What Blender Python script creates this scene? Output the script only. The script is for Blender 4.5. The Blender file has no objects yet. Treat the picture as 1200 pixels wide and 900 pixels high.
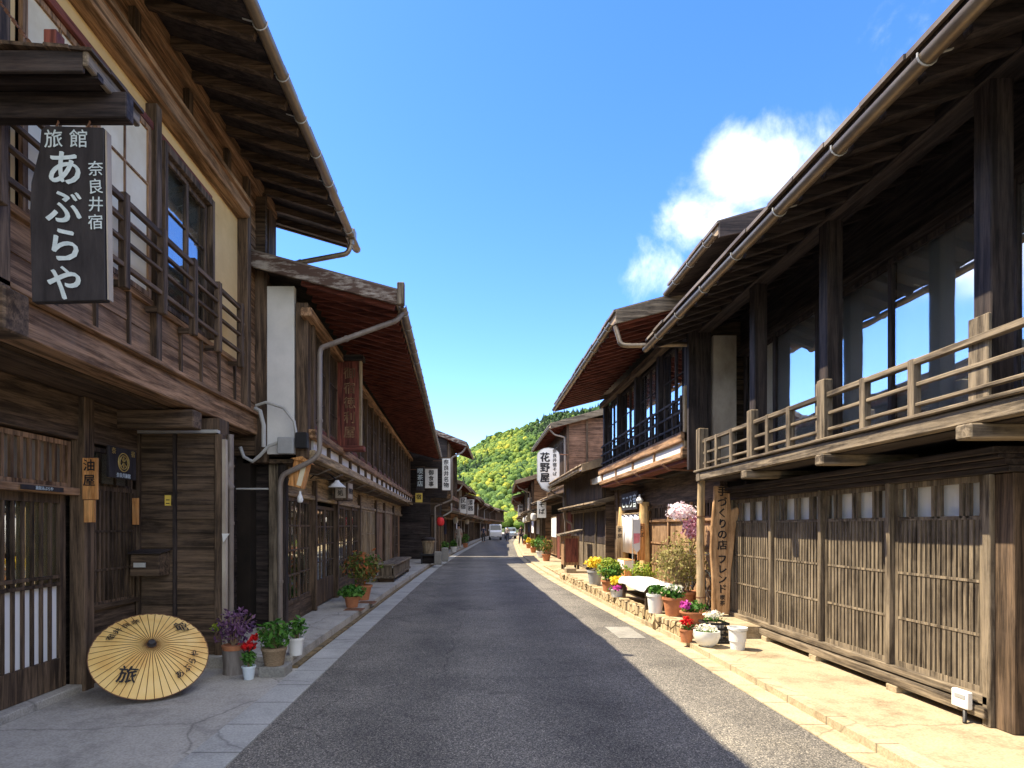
import bpy, bmesh, math, random
import numpy as np
from mathutils import Matrix, Vector, noise
random.seed(7)
R = math.radians
sc = bpy.context.scene
col = sc.collection

# ---------------------------------------------------------------- camera, sky, sun, exposure
cam = bpy.data.objects.new('camera', bpy.data.cameras.new('camera')); col.objects.link(cam)
cam.location = (0, 0, 1.6); cam.rotation_euler = (R(90), 0, 0)
cam.data.lens = 21.0; cam.data.sensor_width = 36.0
cam.data.shift_x = 0.0358; cam.data.shift_y = 0.1392
cam.data.clip_start = 0.05; cam.data.clip_end = 6000
sc.camera = cam
SUN = Vector((-1.0, 0.23, 1.67)).normalized()
world = bpy.data.worlds.new('World'); sc.world = world; world.use_nodes = True
wn = world.node_tree; wn.nodes.clear()
def N(t, kind, **kw):
    n = t.nodes.new(kind)
    for k, v in kw.items():
        if k.startswith('i_'):
            n.inputs[k[2:].replace('_', ' ')].default_value = v
        else: setattr(n, k, v)
    return n
sky = N(wn, 'ShaderNodeTexSky', sky_type='NISHITA', sun_disc=False)
sky.sun_elevation = math.asin(SUN.z); sky.sun_rotation = math.atan2(SUN.x, SUN.y)
sky.altitude = 900; sky.air_density = 1.0; sky.dust_density = 0.4; sky.ozone_density = 2.4
hsv = N(wn, 'ShaderNodeHueSaturation'); hsv.inputs['Saturation'].default_value = 1.3; hsv.inputs['Hue'].default_value = 0.516; hsv.inputs['Value'].default_value = 0.7
wn.links.new(sky.outputs[0], hsv.inputs['Color'])
tc = N(wn, 'ShaderNodeTexCoord')
nz = N(wn, 'ShaderNodeTexNoise'); nz.inputs['Scale'].default_value = 8.0; nz.inputs['Detail'].default_value = 9; nz.inputs['Roughness'].default_value = 0.6
nz.inputs['Distortion'].default_value = 0.25
wn.links.new(tc.outputs['Generated'], nz.inputs['Vector'])
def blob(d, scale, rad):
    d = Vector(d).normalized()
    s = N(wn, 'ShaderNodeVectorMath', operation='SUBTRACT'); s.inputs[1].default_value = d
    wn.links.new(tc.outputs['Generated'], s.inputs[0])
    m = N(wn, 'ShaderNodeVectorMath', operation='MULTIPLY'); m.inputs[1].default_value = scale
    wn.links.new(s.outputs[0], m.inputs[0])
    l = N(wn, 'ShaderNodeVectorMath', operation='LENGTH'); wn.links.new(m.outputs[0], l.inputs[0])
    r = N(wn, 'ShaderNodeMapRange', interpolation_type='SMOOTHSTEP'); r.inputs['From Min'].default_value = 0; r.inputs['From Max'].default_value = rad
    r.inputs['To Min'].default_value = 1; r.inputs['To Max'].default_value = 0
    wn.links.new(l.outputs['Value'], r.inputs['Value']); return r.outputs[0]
def D(px, py): return ((px-557)/700, 1, (617-py)/700)
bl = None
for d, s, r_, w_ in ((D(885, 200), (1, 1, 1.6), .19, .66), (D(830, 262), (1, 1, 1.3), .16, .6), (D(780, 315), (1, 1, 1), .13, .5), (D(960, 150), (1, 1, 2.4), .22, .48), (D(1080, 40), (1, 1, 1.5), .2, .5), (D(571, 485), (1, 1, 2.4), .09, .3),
                     ((-.9, .45, .38), (1, 1, 1.8), .5, 1.0), ((-.78, .85, .42), (1, 1, 1.6), .3, .62), ((-.5, -.8, .6), (1, 1, 1.2), .8, 1.0), ((-1, -.2, .5), (1, 1, 1.5), .7, 1.0), ((.1, -.35, 1), (1, .8, 1), 1.0, 1.0), ((.5, .1, 1), (1, .9, 1), .62, .9), ((.5, -1, .4), (1, 1, 1), .9, .9)):  # unseen clouds outside the view, added to fill shade and brighten window reflections
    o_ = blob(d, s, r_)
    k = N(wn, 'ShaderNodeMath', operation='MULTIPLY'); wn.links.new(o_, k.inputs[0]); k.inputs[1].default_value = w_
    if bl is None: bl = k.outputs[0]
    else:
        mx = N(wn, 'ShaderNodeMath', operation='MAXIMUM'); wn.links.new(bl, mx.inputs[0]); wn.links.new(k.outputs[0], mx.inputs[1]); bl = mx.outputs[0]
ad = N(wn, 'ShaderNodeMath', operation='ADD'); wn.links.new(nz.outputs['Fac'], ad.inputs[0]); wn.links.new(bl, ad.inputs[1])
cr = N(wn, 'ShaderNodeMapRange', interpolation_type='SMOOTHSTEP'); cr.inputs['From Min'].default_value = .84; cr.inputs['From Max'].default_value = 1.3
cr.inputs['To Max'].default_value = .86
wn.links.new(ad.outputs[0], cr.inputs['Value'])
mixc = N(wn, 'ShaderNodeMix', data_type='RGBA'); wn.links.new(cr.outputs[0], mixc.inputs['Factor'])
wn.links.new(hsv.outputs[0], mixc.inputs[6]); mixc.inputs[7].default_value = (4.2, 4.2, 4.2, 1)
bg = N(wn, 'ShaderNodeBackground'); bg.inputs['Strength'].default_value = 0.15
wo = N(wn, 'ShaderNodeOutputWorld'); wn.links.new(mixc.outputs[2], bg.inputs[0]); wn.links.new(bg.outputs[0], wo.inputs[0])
sun = bpy.data.objects.new('sun', bpy.data.lights.new('sun', 'SUN')); col.objects.link(sun)
sun.data.energy = 2.75; sun.data.angle = R(0.53); sun.data.color = (1.0, 0.87, 0.65)
sun.rotation_euler = SUN.to_track_quat('Z', 'Y').to_euler()
sc.view_settings.view_transform = 'Standard'; sc.view_settings.look = 'None'
sc.view_settings.gamma = 1.0; sc.view_settings.use_curve_mapping = False
sc.view_settings.exposure = 2.12
sc.cycles.max_bounces = 7; sc.cycles.diffuse_bounces = 4; sc.cycles.transparent_max_bounces = 12; sc.cycles.sample_clamp_indirect = 6

# ---------------------------------------------------------------- mesh collector
class MB:
    def __init__(s, tf=None):
        s.v = []; s.f = []; s.tf = tf
    def add(s, vs, fs):
        n = len(s.v)
        if s.tf: vs = [s.tf(*p) for p in vs]
        s.v.extend([tuple(p) for p in vs]); s.f.extend([tuple(i+n for i in f) for f in fs])
        return s
    def box(s, x0, x1, y0, y1, z0, z1):
        s.add([(x0,y0,z0),(x1,y0,z0),(x1,y1,z0),(x0,y1,z0),(x0,y0,z1),(x1,y0,z1),(x1,y1,z1),(x0,y1,z1)],
              [(0,3,2,1),(4,5,6,7),(0,1,5,4),(1,2,6,5),(2,3,7,6),(3,0,4,7)]); return s
    def bar(s, a, b, w, h, up=(0,0,1)):
        a = Vector(a); b = Vector(b); d = (b-a).normalized(); up = Vector(up)
        if abs(d.dot(up)) > .98: up = Vector((0,1,0))
        r = d.cross(up).normalized()*w/2; u = r.cross(d).normalized()*h/2
        vs = [a-r-u, a+r-u, a+r+u, a-r+u, b-r-u, b+r-u, b+r+u, b-r+u]
        s.add([tuple(p) for p in vs], [(0,3,2,1),(4,5,6,7),(0,1,5,4),(1,2,6,5),(2,3,7,6),(3,0,4,7)]); return s
    def tube(s, pts, r, seg=10, cap=True, closed=False):
        pts = [Vector(p) for p in pts]; n = len(pts); rings = []
        rr = r if isinstance(r, (list, tuple)) else [r]*n
        ref = Vector((0.03, 0.07, 1)).normalized(); vs = []
        for i, p in enumerate(pts):
            if closed: d = pts[(i+1) % n]-pts[i-1]
            else: d = pts[min(i+1, n-1)]-pts[max(i-1, 0)]
            d.normalize()
            if abs(d.dot(ref)) > .97: ref = Vector((1, .1, .05)).normalized()
            x = d.cross(ref).normalized(); ref = x.cross(d).normalized(); y = ref
            for k in range(seg):
                t = 2*math.pi*k/seg
                vs.append(tuple(p+(x*math.cos(t)+y*math.sin(t))*rr[i]))
        fs = []
        for i in range(n if closed else n-1):
            j = (i+1) % n
            for k in range(seg):
                l = (k+1) % seg
                fs.append((i*seg+k, i*seg+l, j*seg+l, j*seg+k))
        if cap and not closed:
            fs.append(tuple(range(seg))[::-1]); fs.append(tuple((n-1)*seg+k for k in range(seg)))
        s.add(vs, fs); return s
    def lathe(s, c, prof, seg=24, axis='z', wob=0):
        vs = []; n = len(prof)
        for i, (r, h) in enumerate(prof):
            for k in range(seg):
                t = 2*math.pi*k/seg; q = r*(1+wob*math.sin(3*t+i))
                if axis == 'z': vs.append((c[0]+q*math.cos(t), c[1]+q*math.sin(t), c[2]+h))
                elif axis == 'y': vs.append((c[0]+q*math.cos(t), c[1]+h, c[2]+q*math.sin(t)))
                else: vs.append((c[0]+h, c[1]+q*math.cos(t), c[2]+q*math.sin(t)))
        fs = []
        for i in range(n-1):
            for k in range(seg):
                l = (k+1) % seg; fs.append((i*seg+k, i*seg+l, (i+1)*seg+l, (i+1)*seg+k))
        if prof[0][0] > 1e-5: fs.append(tuple(range(seg))[::-1])
        if prof[-1][0] > 1e-5: fs.append(tuple((n-1)*seg+k for k in range(seg)))
        s.add(vs, fs); return s
    def prism(s, poly, y0, y1, plane='xz'):   # polygon in the plane, extruded along the third axis
        n = len(poly); vs = []
        for t in (y0, y1):
            for a, b in poly:
                vs.append((a, t, b) if plane == 'xz' else (t, a, b) if plane == 'yz' else (a, b, t))
        fs = [tuple(range(n)), tuple(range(n, 2*n))[::-1]] + [(i, i+n, (i+1) % n+n, (i+1) % n) for i in range(n)]
        s.add(vs, fs); return s
    def text(s, st, size, m, bold=0.0, depth=.002):
        vs, fs = glyphs(st, size, bold, depth)
        s.add([tuple(m @ Vector(p)) for p in vs], fs); return s
    def leaves(s, c, rad, n, size, droop=.2, shell=.35, flat=.0, asp=.45):
        c = Vector(c)
        for _ in range(n):
            while True:
                p = Vector((random.uniform(-1, 1), random.uniform(-1, 1), random.uniform(-1, 1)))
                if shell < p.length < 1: break
            q = Vector((p.x*rad[0], p.y*rad[1], p.z*rad[2]))
            q *= 0.85+.5*noise.noise(p*2.3+c)
            nrm = (p.normalized()*.6+Vector((random.gauss(0, .5), random.gauss(0, .5), random.gauss(.35, .5)))).normalized()
            t = nrm.cross(Vector((random.gauss(0, 1), random.gauss(0, 1), random.gauss(0, .5)-droop))).normalized()
            b = nrm.cross(t); L = size*random.uniform(.45, 1.4); w = L*asp
            o = c+q
            s.add([tuple(o-t*L*.5), tuple(o+b*w*.5-nrm*L*.06), tuple(o+t*L*.5-nrm*L*.1), tuple(o-b*w*.5-nrm*L*.06)], [(0, 1, 2, 3)])
        return s
    def build(s, name, mat, parent=None, smooth=False, bevel=0, recalc=True, sol=0):
        off = parent_origin(parent) if parent else Vector((0, 0, 0))
        me = bpy.data.meshes.new(name)
        me.from_pydata([(a-off.x, b-off.y, c-off.z) for a, b, c in s.v], [], s.f)
        if recalc:
            bm = bmesh.new(); bm.from_mesh(me); bmesh.ops.recalc_face_normals(bm, faces=bm.faces); bm.to_mesh(me); bm.free()
        me.materials.append(mat)
        if smooth:
            me.polygons.foreach_set('use_smooth', [True]*len(me.polygons))
            if smooth != 'all':
                try: me.set_sharp_from_angle(angle=R(40))
                except Exception: pass
        o = bpy.data.objects.new(name, me); col.objects.link(o)
        if parent: o.parent = parent
        if bevel:
            b = o.modifiers.new('bevel', 'BEVEL'); b.width = bevel; b.segments = 1; b.limit_method = 'ANGLE'
        return o
def parent_origin(o):
    v = Vector((0, 0, 0))
    while o: v += Vector(o.location); o = o.parent
    return v
_gc = {}
def glyphs(st, size, bold, depth):
    k = st; bd = bold; bold = 0
    if k not in _gc:
        cu = bpy.data.curves.new('t', 'FONT'); cu.body = st; cu.size = 1; cu.align_x = 'CENTER'; cu.offset = bold; cu.resolution_u = 3
        o = bpy.data.objects.new('t', cu); col.objects.link(o)
        dg = bpy.context.evaluated_depsgraph_get(); me = bpy.data.meshes.new_from_object(o.evaluated_get(dg))
        vs = [tuple(v.co) for v in me.vertices]; fs = [tuple(p.vertices) for p in me.polygons]
        bpy.data.objects.remove(o); bpy.data.meshes.remove(me); bpy.data.curves.remove(cu)
        _gc[k] = (vs, fs)
    vs, fs = _gc[k]
    V = []; F = []
    offs = [(0, 0)]+([(t*bd*1.25, -t*bd*.95) for t in np.linspace(-1, 1, 7)] if bd else [])
    for i, (ox, oy) in enumerate(offs):
        n = len(V); V += [((x+ox)*size, (y+oy)*size, z+depth+i*.0004) for x, y, z in vs]; F += [tuple(q+n for q in f) for f in fs]
    return V, F
def face_cam(x, y, z, tilt=0): return Matrix.Translation((x, y, z)) @ Matrix.Rotation(R(90), 4, 'X') @ Matrix.Rotation(tilt, 4, 'Z')
def face_street(s, x, y, z):   # s=-1: on the left row facing +X; s=1: on the right row facing -X
    return Matrix.Translation((x, y, z)) @ Matrix.Rotation(R(90 if s < 0 else -90), 4, 'Z') @ Matrix.Rotation(R(90), 4, 'X')
def vtext(mb, st, size, fn, x, y, z, step=1.08, bold=0.0, jit=0.0):
    for i, c in enumerate(st):
        m = fn(x, y, z-size*step*i-size*.8)
        if jit: m = m @ Matrix.Rotation(random.uniform(-jit, jit), 4, 'Z')
        mb.text(c, size, m, bold)
def tag(o, label=None, cat=None, group=None, kind=None):
    if label: o['label'] = label
    if cat: o['category'] = cat
    if group: o['group'] = group
    if kind: o['kind'] = kind
    return o
def root(name, loc, label, cat, group=None):
    o = bpy.data.objects.new(name, None); col.objects.link(o); o.location = loc
    return tag(o, label, cat, group)
def dupe(o, dx, parent):
    c = o.copy(); col.objects.link(c); c.parent = parent; c.location = Vector(o.location)+Vector(dx)
    for ch in list(o.children):
        d = ch.copy(); col.objects.link(d); d.parent = c
    return c

# ---------------------------------------------------------------- materials
def base(name, rough=.8, spec=.3):
    m = bpy.data.materials.new(name); m.use_nodes = True; t = m.node_tree
    p = t.nodes['Principled BSDF']; p.inputs['Roughness'].default_value = rough; p.inputs['Specular IOR Level'].default_value = spec
    return m, t, p
def ramp(t, stops):
    r = t.nodes.new('ShaderNodeValToRGB'); e = r.color_ramp.elements
    while len(e) > 1: e.remove(e[-1])
    e[0].position = stops[0][0]; e[0].color = (*stops[0][1], 1)
    for p, c in stops[1:]:
        x = e.new(p); x.color = (*c, 1)
    return r
def coords(t, scale, loc=None):
    tcn = N(t, 'ShaderNodeTexCoord'); mp = N(t, 'ShaderNodeMapping'); mp.inputs['Scale'].default_value = scale
    oi = N(t, 'ShaderNodeObjectInfo'); a = N(t, 'ShaderNodeVectorMath', operation='ADD')
    mm = N(t, 'ShaderNodeMath', operation='MULTIPLY'); mm.inputs[1].default_value = 37.0
    t.links.new(oi.outputs['Random'], mm.inputs[0]); t.links.new(tcn.outputs['Object'], a.inputs[0]); t.links.new(mm.outputs[0], a.inputs[1])
    t.links.new(a.outputs[0], mp.inputs['Vector']); return mp.outputs[0], tcn, a
def wood(name, dark, light, ax='y', rough=.75, island=.35, grain=18, worn=None, wornamt=.5, bump=.35, spec=.25):
    m, t, p = base(name, rough, spec)
    sx = {'x': (1.1, grain, grain), 'y': (grain, 1.1, grain), 'z': (grain, grain, 1.1)}[ax]
    v, tcn, a = coords(t, sx)
    geo = N(t, 'ShaderNodeNewGeometry')
    ofs = N(t, 'ShaderNodeVectorMath', operation='ADD'); sm = N(t, 'ShaderNodeMath', operation='MULTIPLY'); sm.inputs[1].default_value = 91.
    t.links.new(geo.outputs['Random Per Island'], sm.inputs[0]); t.links.new(v, ofs.inputs[0]); t.links.new(sm.outputs[0], ofs.inputs[1])
    n = N(t, 'ShaderNodeTexNoise'); n.inputs['Scale'].default_value = 1.0; n.inputs['Detail'].default_value = 7; n.inputs['Roughness'].default_value = .65; n.inputs['Distortion'].default_value = .6
    t.links.new(ofs.outputs[0], n.inputs['Vector'])
    r = ramp(t, [(.3, tuple(c*.5 for c in dark)), (.43, dark), (.58, light), (.74, tuple(min(1, c*1.25) for c in light))]); t.links.new(n.outputs['Fac'], r.inputs[0])
    br = N(t, 'ShaderNodeMapRange'); br.inputs['To Min'].default_value = 1-island; br.inputs['To Max'].default_value = 1+island
    t.links.new(geo.outputs['Random Per Island'], br.inputs['Value'])
    mu = N(t, 'ShaderNodeMix', data_type='RGBA', blend_type='MULTIPLY'); mu.inputs['Factor'].default_value = 1
    t.links.new(r.outputs[0], mu.inputs[6]); t.links.new(br.outputs[0], mu.inputs[7])
    nf = N(t, 'ShaderNodeTexNoise'); nf.inputs['Scale'].default_value = 4.2; nf.inputs['Detail'].default_value = 5; nf.inputs['Roughness'].default_value = .7; t.links.new(ofs.outputs[0], nf.inputs['Vector'])
    rf_ = ramp(t, [(.34, (.45, .45, .45)), (.46, (.9, .9, .9)), (.66, (1.35, 1.33, 1.28))]); t.links.new(nf.outputs['Fac'], rf_.inputs[0])
    mf = N(t, 'ShaderNodeMix', data_type='RGBA', blend_type='MULTIPLY'); mf.inputs['Factor'].default_value = .85; t.links.new(mu.outputs[2], mf.inputs[6]); t.links.new(rf_.outputs[0], mf.inputs[7]); mu = mf
    n2 = N(t, 'ShaderNodeTexNoise'); n2.inputs['Scale'].default_value = 2.2; n2.inputs['Detail'].default_value = 6; n2.inputs['Roughness'].default_value = .7
    t.links.new(a.outputs[0], n2.inputs['Vector'])
    out = mu.outputs[2]
    wc = worn if worn else tuple(min(1, c*1.9) for c in light)
    r2 = ramp(t, [(.45, (0, 0, 0)), (.75, (wornamt,)*3)]); t.links.new(n2.outputs['Fac'], r2.inputs[0])
    m3 = N(t, 'ShaderNodeMix', data_type='RGBA'); t.links.new(r2.outputs[0], m3.inputs['Factor']); t.links.new(out, m3.inputs[6]); m3.inputs[7].default_value = (*wc, 1)
    t.links.new(m3.outputs[2], p.inputs['Base Color'])
    b = N(t, 'ShaderNodeBump'); b.inputs['Strength'].default_value = bump; b.inputs['Distance'].default_value = .012
    t.links.new(n.outputs['Fac'], b.inputs['Height']); t.links.new(b.outputs[0], p.inputs['Normal'])
    return m
def plain(name, c, rough=.7, var=.25, scale=6, spec=.3, metal=0, bump=.15, c2=None, island=0, stops=(.3, .7), detail=6, stretch=(1, 1, 1)):
    m, t, p = base(name, rough, spec); p.inputs['Metallic'].default_value = metal
    v, tcn, a = coords(t, tuple(scale*q for q in stretch))
    n = N(t, 'ShaderNodeTexNoise'); n.inputs['Scale'].default_value = 1; n.inputs['Detail'].default_value = detail; n.inputs['Roughness'].default_value = .65
    t.links.new(v, n.inputs['Vector'])
    lo = c2 if c2 else tuple(q*(1-var) for q in c); hi = c if c2 else tuple(min(1, q*(1+var)) for q in c)
    r = ramp(t, [(stops[0], lo), (stops[1], hi)]); t.links.new(n.outputs['Fac'], r.inputs[0]); out = r.outputs[0]
    if island:
        geo = N(t, 'ShaderNodeNewGeometry'); br = N(t, 'ShaderNodeMapRange'); br.inputs['To Min'].default_value = 1-island; br.inputs['To Max'].default_value = 1+island
        t.links.new(geo.outputs['Random Per Island'], br.inputs['Value'])
        mu = N(t, 'ShaderNodeMix', data_type='RGBA', blend_type='MULTIPLY'); mu.inputs['Factor'].default_value = 1
        t.links.new(out, mu.inputs[6]); t.links.new(br.outputs[0], mu.inputs[7]); out = mu.outputs[2]
    t.links.new(out, p.inputs['Base Color'])
    if bump:
        b = N(t, 'ShaderNodeBump'); b.inputs['Strength'].default_value = bump; b.inputs['Distance'].default_value = .02
        t.links.new(n.outputs['Fac'], b.inputs['Height']); t.links.new(b.outputs[0], p.inputs['Normal'])
    return m
def leafmat(name, c1, c2, c3=None, trans=.3):
    m, t, p = base(name, .6, .3)
    geo = N(t, 'ShaderNodeNewGeometry'); st = [(0, c1), (.6, c2)] + ([(1, c3)] if c3 else [])
    r = ramp(t, st); t.links.new(geo.outputs['Random Per Island'], r.inputs[0]); t.links.new(r.outputs[0], p.inputs['Base Color'])
    tr = N(t, 'ShaderNodeBsdfTranslucent'); t.links.new(r.outputs[0], tr.inputs[0])
    mx = N(t, 'ShaderNodeMixShader'); mx.inputs[0].default_value = trans
    t.links.new(p.outputs[0], mx.inputs[1]); t.links.new(tr.outputs[0], mx.inputs[2]); t.links.new(mx.outputs[0], t.nodes['Material Output'].inputs[0])
    return m
def glassmat(name, tint=(.8, .85, .85), boost=.12, rough=.015):
    m = bpy.data.materials.new(name); m.use_nodes = True; t = m.node_tree; t.nodes.clear()
    fr = N(t, 'ShaderNodeFresnel'); ge = N(t, 'ShaderNodeNewGeometry'); mi = N(t, 'ShaderNodeMapRange'); mi.inputs['To Min'].default_value = 1.6; mi.inputs['To Max'].default_value = .625
    t.links.new(ge.outputs['Backfacing'], mi.inputs['Value']); t.links.new(mi.outputs[0], fr.inputs[0])
    ad = N(t, 'ShaderNodeMath', operation='ADD', use_clamp=True); ad.inputs[1].default_value = boost; t.links.new(fr.outputs[0], ad.inputs[0])
    tr = N(t, 'ShaderNodeBsdfTransparent'); tr.inputs[0].default_value = (*tint, 1)
    gl = N(t, 'ShaderNodeBsdfGlossy'); gl.inputs['Roughness'].default_value = rough; gl.inputs[0].default_value = (.9, .93, .95, 1)
    nn = N(t, 'ShaderNodeTexNoise'); nn.inputs['Scale'].default_value = 1.3; tcn = N(t, 'ShaderNodeTexCoord'); t.links.new(tcn.outputs['Object'], nn.inputs['Vector'])
    b = N(t, 'ShaderNodeBump'); b.inputs['Strength'].default_value = .04; b.inputs['Distance'].default_value = .05
    t.links.new(nn.outputs['Fac'], b.inputs['Height']); t.links.new(b.outputs[0], gl.inputs['Normal'])
    mx = N(t, 'ShaderNodeMixShader'); o = N(t, 'ShaderNodeOutputMaterial')
    t.links.new(ad.outputs[0], mx.inputs[0]); t.links.new(tr.outputs[0], mx.inputs[1]); t.links.new(gl.outputs[0], mx.inputs[2]); t.links.new(mx.outputs[0], o.inputs[0])
    return m
W = {}
for ax in 'xyz':
    W['dark'+ax] = wood('dark_wood_'+ax, (.042, .028, .018), (.125, .084, .053), ax, island=.3, worn=(.17, .12, .09), wornamt=.35)
    W['black'+ax] = wood('black_wood_'+ax, (.016, .012, .012), (.048, .036, .032), ax, island=.35, worn=(.09, .08, .075), wornamt=.3)
    W['brown'+ax] = wood('brown_wood_'+ax, (.12, .066, .033), (.33, .195, .105), ax, island=.3, worn=(.36, .25, .16), wornamt=.45)
    W['tan'+ax] = wood('tan_wood_'+ax, (.2, .14, .075), (.42, .31, .18), ax, island=.2, worn=(.42, .37, .28), wornamt=.5)
    W['gray'+ax] = wood('weathered_wood_'+ax, (.062, .048, .034), (.2, .16, .112), ax, island=.22, worn=(.32, .26, .185), wornamt=.5, bump=.6)
    W['red'+ax] = wood('red_brown_wood_'+ax, (.085, .026, .02), (.2, .06, .042), ax, island=.25, worn=(.2, .08, .06), wornamt=.3)
    W['orange'+ax] = wood('orange_wood_'+ax, (.4, .17, .05), (.62, .31, .11), ax, island=.15, worn=(.6, .4, .2), wornamt=.4)
M = {
 'cream': plain('cream_plaster', (.82, .58, .26), .85, .16, 1.6, c2=(.66, .44, .18)),
 'white': plain('white_plaster', (.78, .77, .73), .85, .1, 2.0, c2=(.6, .6, .57)),
 'stained': plain('stained_plaster', (.52, .46, .37), .85, .2, 3.0, c2=(.27, .22, .17), stretch=(1, 1, .5)),
 'paper': plain('shoji_paper', (.84, .76, .56), .8, .1, 3.0, c2=(.7, .6, .4), bump=0),
 'curtain': plain('pale_curtain', (.92, .92, .9), .8, .05, 2.5, c2=(.82, .83, .82), stretch=(1, 6, .3)),
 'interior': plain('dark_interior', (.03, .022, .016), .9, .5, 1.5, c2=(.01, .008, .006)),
 'metal': plain('brown_gutter_metal', (.3, .235, .16), .38, .2, 9, spec=.5, metal=.55, c2=(.17, .125, .085), stretch=(1, .3, 1)),
 'pipe': plain('grey_brown_pipe', (.25, .215, .185), .45, .2, 7, spec=.5, c2=(.14, .11, .09), stretch=(1, 1, .3)),
 'graypipe': plain('grey_conduit', (.5, .5, .47), .5, .15, 8, c2=(.36, .36, .34)),
 'grey': plain('grey_plastic', (.33, .34, .34), .5, .15, 6),
 'black': plain('black_plastic', (.02, .02, .022), .45, .3, 6),
 'signblack': plain('charred_board', (.055, .048, .05), .65, .3, 14, c2=(.018, .016, .018), stretch=(1, 1, .2)),
 'ink': plain('black_ink', (.02, .018, .02), .6, .2, 30),
 'chalk': plain('pale_sign_paint', (.72, .8, .8), .7, .12, 18, c2=(.5, .6, .62)),
 'signwhite': plain('white_sign_board', (.82, .81, .76), .6, .06, 4, c2=(.7, .68, .62)),
 'gold': plain('gold_paint', (.5, .36, .12), .5, .2, 20, metal=.3),
 'yellow': plain('yellow_sticker', (.75, .55, .1), .6, .1, 10),
 'whitepaint': plain('white_paint', (.8, .8, .78), .5, .06, 5, c2=(.7, .7, .67)),
 'terra': plain('terracotta', (.52, .22, .1), .8, .2, 12, c2=(.36, .14, .07)),
 'basket': plain('woven_basket', (.36, .26, .16), .85, .4, 40, c2=(.18, .12, .07), stretch=(1, 1, 3)),
 'bark': plain('grey_log', (.3, .27, .24), .9, .3, 18, c2=(.12, .1, .09), stretch=(1, 1, .15), bump=.6),
 'soil': plain('soil', (.05, .035, .025), .95, .4, 30),
 'red': plain('red_paper', (.65, .03, .03), .6, .15, 10),
 'bluebucket': plain('pale_blue_plastic', (.6, .68, .74), .4, .06, 5),
 'roofmetal': plain('weathered_roof_sheet', (.2, .165, .13), .6, .25, 2.5, c2=(.09, .07, .06), island=.25),
 'rooftan': plain('tan_roof_edge', (.4, .31, .2), .75, .25, 5, c2=(.2, .14, .09), island=.3, stretch=(1, .4, 1)),
 'peel': plain('peeling_fascia', (.36, .32, .27), .8, .3, 6, c2=(.09, .055, .04), stops=(.46, .62), stretch=(.7, 1, 2.5), bump=.4),
 'rust': plain('rusty_iron', (.2, .1, .06), .7, .3, 20),
 'tyre': plain('tyre_rubber', (.03, .03, .03), .8, .2, 10),
 'carwhite': plain('white_car_paint', (.75, .76, .78), .25, .04, 3, spec=.6, bump=0),
 'carblue': plain('silver_blue_car_paint', (.3, .38, .48), .25, .04, 3, spec=.6, bump=0),
 'carglass': plain('dark_car_glass', (.03, .035, .04), .08, .1, 3, spec=.6, bump=0),
 'lamp': plain('headlight_glass', (.85, .85, .82), .15, .05, 3, spec=.6, bump=0),
 'skin': plain('skin', (.55, .36, .27), .6, .06, 8, bump=0),
 'cloth1': plain('navy_cloth', (.04, .05, .09), .9, .2, 12), 'cloth2': plain('beige_cloth', (.5, .45, .38), .9, .15, 12),
 'cloth3': plain('dark_grey_cloth', (.06, .06, .065), .9, .2, 12), 'hair': plain('dark_hair', (.015, .012, .01), .6, .2, 30),
 'cloth': plain('white_cloth', (.82, .82, .84), .85, .08, 6, c2=(.7, .7, .72)),
}
GL = glassmat('window_glass', boost=.2); GL2 = glassmat('reflective_window_glass', (.97, .98, .98), .4, .008)
L_ = {
 'green': leafmat('green_leaves', (.03, .1, .015), (.08, .22, .03), (.16, .34, .06)),
 'lime': leafmat('lime_leaves', (.12, .2, .02), (.3, .38, .04), (.45, .48, .08)),
 'purple': leafmat('purple_leaves', (.05, .02, .06), (.16, .07, .16), (.3, .17, .28)),
 'dry': leafmat('olive_leaves', (.14, .12, .03), (.3, .27, .08), (.42, .36, .14)),
 'autumn': leafmat('mixed_leaves', (.05, .15, .02), (.2, .2, .05), (.5, .14, .05)),
 'redf': leafmat('red_petals', (.5, .005, .01), (.75, .02, .02)),
 'pink': leafmat('pink_petals', (.7, .25, .38), (.85, .5, .6), (.95, .8, .85)),
 'pinkw': leafmat('white_pink_petals', (.85, .6, .68), (.9, .82, .85), (.95, .92, .93)),
 'magenta': leafmat('magenta_petals', (.45, .03, .3), (.7, .1, .5)),
 'yellow': leafmat('yellow_petals', (.75, .5, .02), (.9, .75, .08)),
 'whitef': leafmat('white_petals', (.8, .78, .6), (.9, .88, .8)),
}
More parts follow.
